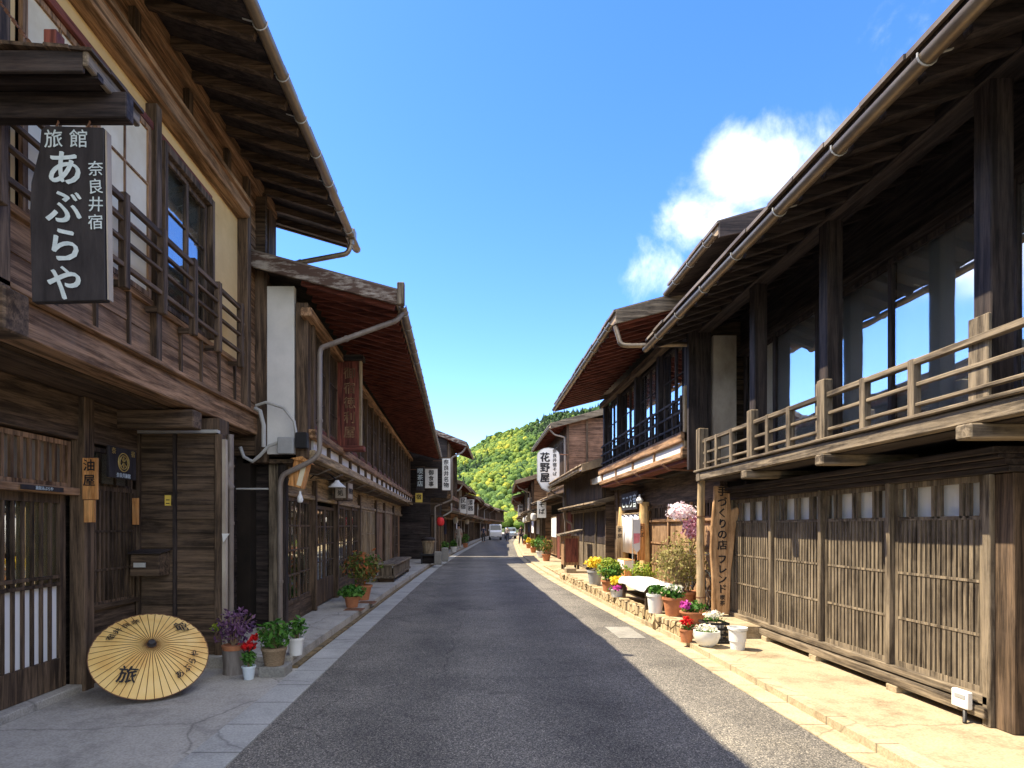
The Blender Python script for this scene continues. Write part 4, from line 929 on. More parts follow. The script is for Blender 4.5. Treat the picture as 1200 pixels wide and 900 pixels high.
pipe(H, T, [(2.32, 9.9, 4.92), (2.4, 9.86, 4.6), (2.55, 9.84, 4.58), (3.5, 9.7, 4.56), (3.53, 9.7, 4.45), (3.55, 9.7, 2.8), (3.72, 9.66, 2.65)], .04, 'metal')
# ground floor
MB(T).box(3.93, 4.05, 9.6, 16.9, 2.05, 2.66).build('upper_wall', W['darky'], H)
boards(T, 3.95, .06, 9.6, 13.4, .25, 1.72, .31, vert=True).build('panelling', wood('sunlit_panel_wood', (.19, .11, .055), (.33, .21, .12), 'z', island=.18), H)  # brown vertical boards in their own wood tone
for z_ in (.8, 1.25): MB(T).box(3.93, 3.947, 9.6, 13.4, z_-.02, z_+.02).build('batten', W['browny'], H)
lattice(H, T, 3.95, 9.6, 13.4, 1.74, 2.05, 30, .04, wm='darkz', back='interior', name='transom')
MB(T).box(3.9, 4.0, 9.6, 13.4, 1.7, 1.745).build('head_beam', W['browny'], H)
for y_ in (10.9, 12.15): post(H, T, 3.91, 3.99, y_-.04, y_+.04, .25, 2.05, 'brownz')
MB(T).box(3.8, 4.1, 13.4, 15.6, 1.95, 2.06).build('door_lintel', W['darky'], H, bevel=.006)
for y_, z1 in ((13.5, 2.15), (15.45, 2.1)):
    m = MB(T); m.tube([(3.82, y_, .22), (3.84, y_, .9), (3.8, y_, 1.5), (3.83, y_, z1)], [.13, .12, .125, .11], 14); m.build('log_pillar', wood('peeled_log', (.4, .23, .09), (.62, .43, .2), 'z', island=0), H, smooth=True)
sash(H, T, 4.02, 13.7, 14.5, .25, 1.95, 1, 2, wm='brownz', name='door', kick=.3); sash(H, T, 4.06, 14.5, 15.3, .25, 1.95, 1, 2, wm='brownz', name='door', kick=.3)
post(H, T, 3.88, 4.02, 16.3, 16.5, .25, 2.6, 'darkz'); boards(T, 3.95, .06, 15.6, 16.9, .25, 2.05, .3, vert=True).build('panelling', W['darkz'], H)
o = root('door_curtain', (3.75, 14.4, 1.9), 'plain white shop curtain hanging in the doorway between log pillars', 'door curtain')
m = MB(); n = 18
for i in range(n):
    a = 13.75+i*.09; b = a+.09; xa = 3.78+.02*math.sin(i*1.3); xb = 3.78+.02*math.sin((i+1)*1.3)
    m.add([(xa, a, .95), (xb, b, .95), (xb, b, 1.9), (xa, a, 1.9), (xa+.004, a, .95), (xb+.004, b, .95), (xb+.004, b, 1.9), (xa+.004, a, 1.9)], [(0,1,2,3),(4,7,6,5),(0,4,5,1),(3,2,6,7)])
m.build('cloth', M['cloth'], o, smooth='all'); MB().tube([(3.76, 13.6, 1.91), (3.76, 15.4, 1.91)], .014, 8).build('rod', W['tany'], o)
q = root('shop_sign_board', (3.7, 14.4, 2.3), 'dark board with curling white brushed characters above the door curtain', 'sign')
MB().box(3.72, 3.76, 13.75, 15.2, 2.0, 2.42).build('board', M['signblack'], q, bevel=.006); m = MB(); m.text('こころ音', .34, face_street(1, 3.715, 14.45, 2.08), .012); m.build('lettering', M['chalk'], q)
for y_, z_, w_, lab, tx in ((13.28, 1.25, 'orangez', 'bright orange upright plaque fixed to the nearer log pillar', 'そば'), (15.25, 1.2, 'tanz', 'pale yellow upright plaque fixed to the farther log pillar', '茶房')):
    q = root('pillar_plaque', (3.68, y_, z_), lab, 'plaque'); MB().box(3.6, 3.76, y_-.03, y_, z_-.4, z_+.42).build('board', W[w_], q, bevel=.004)
    m = MB(); vtext(m, tx, .12, face_cam, 3.68, y_-.033, z_+.36, 1.2, .01); m.build('lettering', M['ink'], q)
q = root('globe_lamp', (3.68, 13.3, 2.2), 'white globe lamp on a bracket above the nearer log pillar', 'lamp')
MB().lathe((3.66, 13.3, 2.18), [(0, -.08), (.05, -.065), (.08, 0), (.05, .065), (.02, .08), (.02, .13)], 16).build('globe', M['whitepaint'], q, smooth=True); MB().tube([(3.66, 13.3, 2.3), (3.8, 13.3, 2.38)], .012, 6).build('arm', M['black'], q)
q = root('display_box', (3.62, 14.3, .25), 'small orange brown display cabinet with white notices below the door curtain', 'cabinet')
MB().box(3.5, 3.74, 14.0, 14.7, .25, .82).build('cabinet', W['orangez'], q, bevel=.006); MB().box(3.49, 3.5, 14.05, 14.65, .6, .8).build('notice', M['signwhite'], q); MB().box(3.5, 3.72, 13.99, 13.999, .6, .8).build('notice', M['signwhite'], q)
q = root('shop_banner', (3.55, 13.15, 1.7), 'small pink and white cloth banner hanging by the nearer log pillar', 'banner')
MB().tube([(3.45, 13.1, .25), (3.45, 13.1, 1.8)], .012, 6).build('pole', M['graypipe'], q); MB().tube([(3.45, 13.1, 1.78), (3.62, 13.1, 1.78)], .008, 6).build('crossbar', M['graypipe'], q)
m = MB(); m.prism([(3.46, 1.76), (3.62, 1.76), (3.61, 1.1), (3.54, 1.02), (3.46, 1.14)], 13.096, 13.104); m.build('cloth', M['cloth'], q)
m = MB(); m.prism([(3.47, 1.45), (3.61, 1.45), (3.6, 1.25), (3.47, 1.22)], 13.09, 13.095); m.build('patch', plain('pink_cloth', (.75, .25, .3), .8), q)

# ================================================================ low house with board shutters
H = root('shuttered_house', (4.5, 20, .1), 'low dark house with plain board shutters and a pent roof beyond the flower terrace', 'house', 'houses along the right side of the street')
MB(T).box(4.05, 10, 17.0, 24.0, .07, 2.35).build('wall', M['interior'], H)
MB(T).box(3.7, 10, 17.0, 24.0, 2.35, 3.6).build('wall', M['interior'], H)
xboards(T, 16.95, .05, 3.7, 10, .2, 4.4, .2).build('siding', W['darkx'], H)
boards(T, 3.6, .08, 17.0, 24.0, 2.4, 3.5, .24, vert=True).build('upper_panelling', W['darkz'], H)
post(H, T, 3.54, 3.66, 23.8, 23.95, 2.4, 3.4, 'grayz')
roof(H, T, 1, 0, 3.0, 3.22, .3, 6.5, 16.7, 24.2, db=9, sp=.5, deck='darkx', raf='darkx', wallin=3.6, edge='rooftan', top='rooftan', barge='rooftan')
gutter(H, T, 1, 0, 2.94, 3.18, 16.8, 24.2, r=.05)
pipe(H, T, [(2.94, 24.1, 3.15), (3.1, 24.1, 2.95), (3.55, 24.1, 2.8), (3.58, 24.1, 1.9), (3.9, 24.1, 1.7), (3.9, 24.1, .1)], .035, 'pipe')
roof(H, T, 1, 0, 3.38, 2.24, .28, 4.0, 16.9, 24.0, db=None, sp=.6, deck='grayx', raf='grayx', edge='grayy', top='rooftan', barge='grayx', bh=.1, th=.04, wallin=3.9)
for a, b in ((17.1, 19.2), (19.3, 21.4), (21.5, 23.6)):
    boards(T, 3.9, .05, a, b, .2, 1.05, .26, vert=True).build('shutter', W['grayz'], H); boards(T, 3.9, .05, a, b, 1.07, 2.1, .26, vert=True).build('shutter', W['blackz'], H)
    post(H, T, 3.86, 3.98, b+.01, b+.09, .1, 2.15, 'grayz')
MB(T).box(3.84, 4.0, 17.0, 24.0, 2.1, 2.2).build('head_beam', W['grayy'], H)
MB(T).box(3.84, 4.0, 17.0, 24.0, .07, .19).build('sill_beam', W['grayy'], H)
# tall house behind it with the round ended sign
H = root('gabled_house', (4.5, 28, .1), 'two storey house whose reddish boarded gable rises above the low shuttered house', 'house', 'houses along the right side of the street')
MB(T).box(4.0, 10, 24.3, 31.4, .07, 2.7).build('wall', M['interior'], H); MB(T).box(3.75, 10, 24.4, 31.4, 2.7, 5.8).build('wall', W['darkz'], H)
xboards(T, 24.3, .07, 3.7, 9.9, 2.4, 6.0, .22).build('siding', wood('reddish_siding', (.1, .055, .036), (.2, .115, .075), 'x', island=.2), H)
for d_ in (3.72, 4.5, 5.4): MB(T).box(d_, d_+.08, 24.24, 24.29, 2.5, 5.9 if d_ > 4 else 5.75).build('batten', W['darkz'], H)
roof(H, T, 1, 0, 3.05, 5.62, .28, 6.8, 24.0, 31.6, db=9.5, sp=.5, wallin=3.75, edge='rooftan', barge='grayx', bh=.24)
gutter(H, T, 1, 0, 3.0, 5.58, 24.0, 31.6, r=.05)
pipe(H, T, [(3.0, 24.1, 5.5), (3.2, 24.1, 5.3), (3.6, 24.1, 5.2), (3.62, 24.1, 4.0), (3.62, 24.1, .2)], .035, 'pipe')
roof(H, T, 1, 0, 3.0, 2.75, .26, 3.8, 24.3, 31.4, db=None, sp=.6, deck='darkx', raf='darkx', edge='rooftan', top='rooftan', bh=.1, th=.05, barge='grayx')
for i, a in enumerate(np.arange(24.5, 31, 1.1)):
    lattice(H, T, 3.68, a, a+1.0, 3.3, 5.2, 8, .03, wm='darkz', back='stained', name='window_lattice')
    (lattice(H, T, 3.92, a, a+1.0, .2, 2.2, 8, .035, wm='brownz', back='stained') if i % 3 else boards(T, 3.93, .05, a, a+1.0, .1, 2.2, .2, vert=True).build('panelling', W['redz'], H))
q = root('round_ended_sign', (2.86, 24, 3.6), 'tall white sign with rounded ends and black characters 花野屋 projecting over the street', 'sign')
pts = [(.43*math.cos(t), .30*math.sin(t)+.45) for t in np.linspace(0, math.pi, 9)]+[(-.43, -.5), (-.25, -.82), (.0, -.95), (.25, -.82), (.43, -.5)]
MB().prism([(2.93+x, 3.98+z) for x, z in pts], 23.94, 24.02).build('panel', M['signwhite'], q); MB().prism([(2.93+x*1.05, 3.98+z*1.05) for x, z in pts], 23.95, 24.01).build('rim', M['graypipe'], q)
m = MB(); vtext(m, '花野屋', .4, face_cam, 2.79, 23.935, 4.55, 1.02, .03); vtext(m, '奈良井宿そば', .17, face_cam, 3.18, 23.935, 4.7, 1.08, .02); m.build('lettering', M['ink'], q)
MB().tube([(3.3, 23.98, 4.5), (3.75, 24.1, 4.5)], .02, 6).build('bracket', M['rust'], q)

# ================================================================ farther houses
def wx(s, y): return (Lc(y) if s < 0 else Rc(y))
def far_house(s, y0, y1, label, ov=.7, se=.45, jet=.55, rec=1.15, ze=4.2, zf=2.55, slope=.28, pal='dark', upper='lattice', lower='mix', pent=False, pl=False, deep=6, rafters=True, name='town_house', tall=0, zu=None):
    xa, xb = wx(s, y0), wx(s, y1); k = (xb-xa)/(y1-y0); tf = lambda d, y, z: (xa+k*(y-y0)+s*d, y, z)
    nm = 'houses along the %s side of the street' % ('left' if s < 0 else 'right')
    H = root(name, (xa+s*2, (y0+y1)/2, .1), label, 'house', nm)
    MB(tf).box(rec+.12, rec+deep, y0, y1, .05, zf).build('wall', W[pal+'z'], H); MB(tf).box(jet+.12, rec+deep, y0, y1, zf, ze+slope*(jet+.7)).build('wall', W[pal+'z'], H)
    xboards(tf, y0-.05, .05, jet+.12, rec+deep, zf, ze+slope*(jet+.9), .24).build('siding', W[pal+'x'], H)
    xboards(tf, y0-.05, .05, rec+.12, rec+deep, .1, zf, .24).build('siding', W[pal+'x'], H)
    if pl: MB(tf).box(jet-.12, jet+.3, y0-.06, y0+.04, zf+.05, ze+.05).build('wing_wall', M['white'], H)
    MB(tf).box(jet-.05, jet+.14, y0, y1, zf-.02, zf+.16).build('floor_beam', W['brown'+'y'], H)
    MB(tf).box(jet-.02, rec+.2, y0, y1, zf-.06, zf-.02).build('jetty_soffit', W['darky'], H)
    MB(tf).box(rec-.03, rec+.12, y0, y1, 2.05, 2.15).build('head_beam', W['tan'+'y'] if pal != 'black' else W['darky'], H)
    n = max(3, round((y1-y0)/1.05)); w = (y1-y0)/n
    for i in range(n):
        a = y0+w*i
        post(H, tf, jet-.02, jet+.1, a, a+.09, zf+.16, ze+.05, 'darkz', b=0)
        u = upper if upper != 'mix' else random.choice(['lattice', 'glass', 'shoji'])
        if u == 'lattice': lattice(H, tf, jet+.04, a+.09, a+w, zf+.3, ze-.05, 7, .035, wm=random.choice(['darkz', 'brownz']), name='window_lattice', back='interior')
        else: sash(H, tf, jet+.04, a+.09, a+w, zf+.3, ze-.05, 2, 3, wm='darkz', pane='paper' if u == 'shoji' else 'glass2', mw=.03)
        r = random.random()
        post(H, tf, rec-.04, rec+.08, a, a+.1, .08, 2.1, 'darkz', b=0)
        if r < .4: lattice(H, tf, rec+.02, a+.1, a+w, .2, 2.05, 8, .035, wm=random.choice(['brownz', 'tanz', 'darkz']), back=random.choice(['curtain', 'stained', 'interior']))
        elif r < .7: sash(H, tf, rec+.02, a+.1, a+w, .15, 2.05, 3, 4, mw=.03, wm=random.choice(['darkz', 'brownz']), name='glazed_door', kick=.3, back=random.choice([None, 'cream']))
        else: boards(tf, rec+.02, .08, a+.1, a+w, .1, 2.05, .22, vert=True).build('panelling', W[random.choice(['brown', 'dark', 'orange' if s > 0 else 'gray'])+'z'], H)
    roof(H, tf, s, k, jet-ov, ze-.2*ov+.1, slope, rec+3, y0-.3, y1+.25, db=rec+deep+.5, sp=.6, wallin=jet+.1, rafters=rafters, edge='rooftan', deck='redx', bh=.22, barge=random.choice(['grayx', 'rooftan', 'peel']))
    gutter(H, tf, s, k, jet-ov-.06, ze-.2*ov+.07, y0-.3, y1+.25, r=.05, mat=random.choice(['pipe', 'metal']), sp=1.2)
    e = jet-ov
    pipe(H, tf, [(e, y0-.1, ze-.2*ov+.05), (e+.15, y0-.12, ze-.35), (jet-.1, y0-.12, ze-.6), (jet-.1, y0-.12, zf-.1), (rec-.1, y0-.12, zf-.4), (rec-.1, y0-.12, .1)], .04, random.choice(['pipe', 'metal', 'graypipe']), collars=False)
    if pent:
        roof(H, tf, s, k, rec-1.0, 2.42-.1, .24, rec, y0, y1, db=None, rafters=False, deck='darkx', edge='rooftan', top='rooftan', bh=.1, th=.05, barge='grayx')
    return H, tf
ordn = ['fourth', 'fifth', 'sixth', 'seventh', 'eighth', 'ninth', 'tenth', 'eleventh']
far_house(-1, 27.0, 31.8, 'narrow dark house jutting over the left pavement behind white vertical signs', ov=.75, jet=-.1, rec=.65, ze=5.3, zf=2.9, slope=.4, pal='black', upper='lattice')
LS = [(33.2, 40, 4.0, 'dark', 'lattice', True, False, 'low dark house just past the narrow signed one on the left, with a pent roof'),
      (40.3, 46.5, 4.15, 'brown', 'mix', False, True, 'brown house with a white wing wall midway down the left row'),
      (46.8, 55, 3.9, 'dark', 'lattice', True, False, 'dark house with pent roof beyond the white wing wall on the left'),
      (55.3, 64, 4.2, 'gray', 'shoji', False, False, 'grey weathered house with paper upper windows far down the left row'),
      (64.3, 75, 4.0, 'brown', 'lattice', True, True, 'brown house with white end strip beside the parked vehicles, far left row'),
      (75.3, 88, 4.3, 'dark', 'mix', False, False, 'dark house behind the parked vehicles at the bend, left row'),
      (88.3, 104, 4.2, 'brown', 'lattice', False, False, 'second last brown house where the left row closes the street'),
      (104.3, 122, 4.6, 'gray', 'lattice', False, False, 'last grey house closing the view at the end of the left row')]
RS = [(32.0, 38.5, 4.0, 'brown', 'mix', True, False, 'brown house with a pent roof just past the reddish gable on the right'),
      (38.8, 46, 4.3, 'orange', 'lattice', False, True, 'warm orange brown house with white wing wall on the sunny right side'),
      (46.3, 54, 3.9, 'brown', 'shoji', True, False, 'brown house with paper windows past the orange brown one on the right'),
      (54.3, 64, 4.1, 'gray', 'lattice', True, False, 'grey weathered house with pent roof far down the right row'),
      (64.3, 76, 4.3, 'brown', 'mix', False, True, 'brown house opposite the parked vehicles on the right row'),
      (76.3, 90, 4.1, 'orange', 'lattice', True, False, 'orange brown house past the parked vehicles on the right row'),
      (90.3, 106, 4.3, 'brown', 'lattice', False, False, 'second last brown house on the sunny right row'),
      (106.3, 124, 4.4, 'dark', 'lattice', False, False, 'last dark house at the far end of the right row')]
for (y0, y1, ze, pal, up, pe, pl, lb) in LS: far_house(-1, y0, y1, lb, ze=ze, pal=pal, upper=up, pent=pe, pl=pl, rafters=y1 < 60, rec=.95, jet=.45)
for (y0, y1, ze, pal, up, pe, pl, lb) in RS: far_house(1, y0, y1, lb, ze=ze, pal=pal, upper=up, pent=pe, pl=pl, rafters=y1 < 60, rec=1.1, jet=.5, ov=.85)

# ================================================================ street things on the left
def placed(Q): return lambda x, y, z: tuple(Q @ Vector((x, y, z)))
q = root('paper_umbrella', (-3.1, 5.66, .02), 'open oiled paper umbrella with black brushed characters, lying against the inn wall', 'umbrella')
nrm = Vector((.36, -.55, .74)).normalized(); upv = (Vector((0, 0, 1))-nrm*nrm.z).normalized(); rt = upv.cross(nrm).normalized()
Rr = .51; hgt = .155
cen = Vector((-3.12, 5.74, 0)); cen.z = Rr*upv.z+.035
cen.y = 5.62+.12
Q = Matrix((( rt.x, upv.x, nrm.x, cen.x), (rt.y, upv.y, nrm.y, cen.y), (rt.z, upv.z, nrm.z, cen.z), (0, 0, 0, 1)))
NR = 44
def umb(r, k, lift=0):
    t = 2*math.pi*k/NR; h = hgt*(1-(r/Rr)**1.25)+lift
    return (r*math.cos(t), r*math.sin(t), h)
m = MB(placed(Q)); vs = []; fs = []; rs = [.03, .1, .2, .3, .4, .5, Rr]
for j, r in enumerate(rs):
    for k in range(NR*2):
        kk = k/2; sag = -.008*(r/Rr) if k % 2 else 0
        vs.append(umb(r*(1-.012*(k % 2)*(j == 6)), kk, sag))
n2 = NR*2
for j in range(len(rs)-1):
    for k in range(n2):
        fs.append((j*n2+k, j*n2+(k+1) % n2, (j+1)*n2+(k+1) % n2, (j+1)*n2+k))
m.add(vs, fs)
pm, t, p = base('oiled_paper', .55, .35)
tcn = N(t, 'ShaderNodeTexCoord'); n = N(t, 'ShaderNodeTexNoise'); n.inputs['Scale'].default_value = 4; n.inputs['Detail'].default_value = 7
t.links.new(tcn.outputs['Object'], n.inputs['Vector']); r = ramp(t, [(.3, (.74, .42, .12)), (.5, (.86, .58, .2)), (.7, (.9, .64, .27))]); t.links.new(n.outputs['Fac'], r.inputs[0]); t.links.new(r.outputs[0], p.inputs['Base Color'])
m.build('canopy', pm, q, smooth='all')
m = MB(placed(Q))
for k in range(NR): m.tube([umb(r, k, .003) for r in (.035, .15, .3, .45, Rr+.004)], .0028, 4)
m.build('ribs', W['brownz'] if False else plain('rib_bamboo', (.16, .07, .02), .6), q)
m = MB(placed(Q)); m.tube([(Rr*math.cos(a), Rr*math.sin(a), -.002) for a in np.linspace(0, 2*math.pi, 73)[:-1]], .004, 5, closed=True); m.build('rim_thread', M['rust'], q)
m = MB(placed(Q)); m.lathe((0, 0, hgt-.04), [(.06, 0), (.055, .02), (.035, .045), (.03, .075), (0, .08)], 14); m.build('head_cap', M['signblack'], q)
m = MB(placed(Q)); m.tube([(0, 0, hgt-.05), (0, 0, -.62)], .013, 8); m.build('shaft', W['brownz'], q)
def umbtext(st, size, r, ang, rot, step, bold):
    m = MB(placed(Q))
    for i, c in enumerate(st):
        a = R(ang)+(i-(len(st)-1)/2)*step
        h = hgt*(1-(r/Rr)**1.25)+.012; sl = math.atan(hgt*1.25/Rr*(r/Rr)**.25)
        mt = Matrix.Rotation(a, 4, 'Z') @ Matrix.Translation((r, 0, h)) @ Matrix.Rotation(sl, 4, 'Y') @ Matrix.Rotation(R(rot), 4, 'Z') @ Matrix.Translation((0, -size*.4, 0))
        m.text(c, size, mt, bold, .006)
    return m.build('lettering', M['ink'], q)
umbtext('旅', .17, .33, 232, 110, .3, .015); umbtext('館', .14, .38, 42, -30, .3, .012)
umbtext('奈良井宿', .08, .38, 128, -90, .24, .01); umbtext('あぶらや', .08, .38, -35, 90, .24, .01)

def pot(q, x, y, z, r0, r1, h, mat, rim=True, name='pot'):
    pr = [(r0, 0), (r1*.97, h*.86)]+([(r1*1.08, h*.87), (r1*1.08, h)] if rim else [(r1, h)])+[(r1*.9, h), (r1*.86, h-.03), (0, h-.035)]
    o = MB().lathe((x, y, z), pr, 20).build(name, M[mat], q, smooth=True)
    MB().lathe((x, y, z+h-.028), [(0, .004), (r1*.85, 0), (r1*.85, -.01)], 14).build('soil', M['soil'], o); return o
def stems(q, x, y, z, h, n, spread, mat='basket'):
    m = MB()
    for _ in range(n):
        a = random.uniform(0, 6.28); s_ = random.uniform(.3, 1)*spread
        m.tube([(x+.02*math.cos(a), y+.02*math.sin(a), z), (x+s_*.4*math.cos(a), y+s_*.4*math.sin(a), z+h*.5), (x+s_*math.cos(a), y+s_*math.sin(a), z+h)], [.006, .004, .002], 5)
    return m.build('stems', M[mat], q)
PG = 'potted plants by the left house fronts'
q = root('log_planter', (-2.62, 6.5, 0), 'grey log planter with dark purple foliage', 'potted plant', PG)
o = MB().lathe((-2.62, 6.5, .005), [(.125, 0), (.12, .1), (.128, .27), (.1, .27), (.1, .22), (0, .22)], 22, wob=.03).build('log_pot', M['bark'], q, smooth=True)
MB().lathe((-2.62, 6.47, .27), [(.11, 0), (.125, .05), (.1, .05), (0, .04)], 18).build('rim', M['terra'], o)
stems(q, -2.62, 6.5, .28, .35, 22, .2); MB().leaves((-2.62, 6.5, .52), (.25, .2, .22), 620, .055, shell=.2).build('foliage', L_['purple'], q)
MB().leaves((-2.82, 6.48, .5), (.06, .06, .06), 40, .05, shell=0).build('pale_leaves', L_['lime'], q)
q = root('red_geranium', (-2.44, 6.35, 0), 'bright red flowers spilling beside the log planter', 'potted plant', PG)
stems(q, -2.42, 6.36, .2, .14, 10, .1, 'soil'); MB().leaves((-2.42, 6.36, .33), (.1, .07, .06), 170, .04, shell=0, asp=.8).build('flowers', L_['redf'], q); MB().leaves((-2.35, 6.36, .42), (.055, .05, .04), 70, .04, shell=0, asp=.8).build('flowers', L_['redf'], q)
MB().leaves((-2.42, 6.37, .23), (.09, .06, .06), 60, .05, shell=0).build('foliage', L_['green'], q)
q = root('small_bucket_plant', (-2.38, 6.27, 0), 'small pale blue bucket with a low dark green seedling', 'potted plant', PG)
pot(q, -2.37, 6.25, .005, .05, .068, .14, 'bluebucket', name='bucket'); MB().leaves((-2.37, 6.25, .22), (.085, .075, .08), 150, .045, shell=0).build('foliage', L_['green'], q); stems(q, -2.37, 6.25, .1, .1, 6, .05)
q = tag(MB().box(-2.3, -2.02, 6.32, 6.6, .0, .11).build('concrete_block', M['plate'], bevel=.008), 'grey concrete block carrying the basket plant at the foot of the kerb step', 'block')
q = root('basket_plant', (-2.16, 6.45, .11), 'woven tan basket with fresh green leaves on a concrete block', 'potted plant', PG)
MB().lathe((-2.17, 6.44, .112), [(.1, 0), (.125, .15), (.135, .16), (.135, .19), (.11, .19), (0, .17)], 20).build('basket', M['basket'], q, smooth=True)
stems(q, -2.17, 6.44, .26, .25, 14, .14); MB().leaves((-2.17, 6.44, .44), (.2, .17, .17), 420, .075, shell=.1).build('foliage', L_['green'], q)
q = root('white_pot_plant', (-2.1, 6.62, .13), 'white pot of green leaves tucked behind the basket plant', 'potted plant', PG)
pot(q, -2.06, 6.85, .13, .07, .09, .2, 'whitepaint'); MB().leaves((-2.05, 6.85, .45), (.13, .13, .13), 200, .07, shell=.1).build('foliage', L_['green'], q); stems(q, -2.05, 6.85, .3, .15, 8, .08)
q = root('terracotta_fern', (-2.25, 10.9, .13), 'terracotta pot with a low bright green plant in front of the glazed doors', 'potted plant', PG)
pot(q, -2.25, 10.9, .13, .1, .14, .2, 'terra'); MB().leaves((-2.25, 10.9, .42), (.3, .26, .13), 420, .1, shell=.1).build('foliage', L_['green'], q); stems(q, -2.25, 10.9, .3, .12, 10, .2)
q = root('mixed_shrub', (-2.25, 12, .13), 'bigger terracotta pot with a tall red and green shrub behind the bright green one', 'potted plant', PG)
pot(q, -2.28, 12.0, .13, .14, .2, .3, 'terra'); stems(q, -2.28, 12, .4, .5, 20, .3); MB().leaves((-2.28, 12.0, .8), (.45, .4, .4), 1100, .09, shell=.1).build('foliage', L_['autumn'], q)
q = root('slatted_bench', (-2.35, 17.5, .13), 'long low slatted wooden bench box along the left pavement', 'bench')
for y_ in (15.9, 19.4): MB().box(-2.58, -2.16, y_-.05, y_+.05, .13, .24).build('leg', W['darkx'], q, bevel=.006)
MB().box(-2.6, -2.12, 15.7, 19.6, .24, .3).build('bottom_board', W['grayy'], q); MB().box(-2.62, -2.1, 15.68, 19.62, .56, .61).build('seat', W['grayy'], q, bevel=.006)
m = MB(); [m.box(-2.17, -2.14, 15.75+i*.19, 15.87+i*.19, .3, .56) for i in range(20)]; m.box(-2.56, -2.2, 15.75, 15.79, .3, .56); m.build('slats', W['grayz'], q)
q = root('display_stand', (-1.9, 24, .13), 'black stand with a pale slatted tub on top below the red lantern', 'stand')
MB().box(-2.2, -1.55, 23.5, 24.2, .45, .52).build('top', M['black'], q, bevel=.01); [MB().box(x, x+.06, 23.55, 23.61, .13, .45).build('leg', M['black'], q) for x in (-2.15, -1.65)]; MB().box(-2.1, -1.62, 23.7, 24.1, .14, .44).build('box', W['blackx'], q)
o = MB().lathe((-1.88, 23.85, .52), [(.2, 0), (.24, .45), (.26, .46), (.26, .52), (0, .52)], 18).build('tub', W['tanz'], q, smooth=True); MB().lathe((-1.88, 23.85, 1.04), [(.28, 0), (.28, .07), (.2, .12), (0, .14)], 18).build('lid', W['blackx'], o)
for i, (x_, y_, h_, lb) in enumerate(((-1.45, 23.2, .5, 'upright grey stone block beside the black stand'), (-1.28, 25.2, .58, 'taller grey stone block behind the first one near the kerb'))):
    tag(MB().box(x_-.14, x_+.14, y_-.16, y_+.16, .13, .13+h_).build('stone_block', M['plate'], bevel=.03), lb, 'stone block')
q = root('red_lantern', (-1.38, 24, 1.8), 'small bright red paper lantern hanging over the left pavement', 'lantern')
MB().lathe((-1.4, 24, 1.62), [(.06, 0), (.13, .05), (.16, .17), (.13, .3), (.07, .35)], 16).build('paper_body', M['red'], q, smooth=True)
MB().lathe((-1.4, 24, 1.97), [(.08, 0), (.08, .03), (0, .03)], 12).build('cap', M['black'], q); MB().tube([(-1.4, 24, 2.0), (-1.4, 24, 2.55)], .008, 5).build('cord', M['black'], q)
m = MB().bar((-2.9, 24, 2.56), (-1.3, 24, 2.52), .04, .05); m.build('hanging_pole', W['darkx'], q)
# signs hung on the narrow dark house
def vsign(x, y, z0, z1, w, st, lab, bg='signwhite', fg='ink', size=.2, th=.06, frame=None):
    q = root('vertical_sign', (x, y, z0), lab, 'sign', 'vertical signs on the left row')
    MB().box(x-w/2, x+w/2, y, y+th, z0, z1).build('board', M[bg], q, bevel=.006)
    m = MB(); m.box(x-w/2-.03, x+w/2+.03, y-.01, y+th+.01, z1, z1+.05); m.box(x-w/2-.03, x+w/2+.03, y-.01, y+th+.01, z0-.04, z0); m.build('frame', W['darkx'], q)
    m = MB(); vtext(m, st, size, face_cam, x, y-.004, z1-.06, 1.05, .02); m.build('lettering', M[fg], q)
    MB().tube([(x-w/2-.4, y+.03, z1-.1), (x, y+.03, z1-.1)], .015, 6).build('bracket', M['rust'], q); return q
vsign(-1.28, 26.3, 3.2, 4.6, .36, '奈良井名物', 'tallest white vertical sign nearest the street on the narrow dark house', size=.24)
vsign(-1.95, 26.4, 3.3, 4.15, .55, '御食事', 'wider white sign with dark characters left of the tallest white one', size=.24)
vsign(-2.42, 26.2, 3.2, 4.2, .34, '喫茶店', 'black vertical sign with white characters left of the two white ones', 'signblack', 'chalk', size=.26)
vsign(-2.45, 25.9, 2.65, 3.05, .3, '宿', 'small yellow green square sign below the black one', 'yellow', 'ink', size=.24)
vsign(-.75, 37, 2.4, 3.4, .4, '民宿', 'white framed vertical sign on the low dark house past the narrow one', size=.34)
vsign(-.35, 44, 2.5, 3.6, .5, '漆器', 'pale vertical sign farther down the left row', size=.4)
# ================================================================ street things on the right
G2 = 'flower pots on the right terrace and pavement'
q = root('bucket', (3.27, 7.45, .07), 'empty white plastic bucket standing at the end of the flower pots', 'bucket')
MB().lathe((3.27, 7.45, .072), [(.082, 0), (.108, .25), (.118, .25), (.118, .275), (.105, .275), (.1, .1), (0, .09)], 26).build('body', M['whitepaint'], q, smooth=True)
m = MB(); m.tube([(3.27+.118*math.cos(t), 7.45-.118*abs(math.sin(t)), .335-.03*math.sin(t)) for t in np.linspace(0, math.pi, 12)], .004, 5); m.build('handle', M['graypipe'], q)
q = root('bowl_planter', (2.93, 7.62, .07), 'round cream bowl of small white flowers on the pavement', 'potted plant', G2)
MB().lathe((2.95, 7.62, .072), [(.07, 0), (.13, .05), (.165, .14), (.16, .2), (.145, .2), (.14, .16), (0, .16)], 26).build('bowl', M['signwhite'], q, smooth=True)
MB().leaves((2.95, 7.62, .26), (.17, .16, .06), 150, .045, shell=0).build('foliage', L_['green'], q); MB().leaves((2.95, 7.62, .31), (.17, .15, .05), 130, .042, shell=0, asp=.85).build('flowers', L_['whitef'], q)
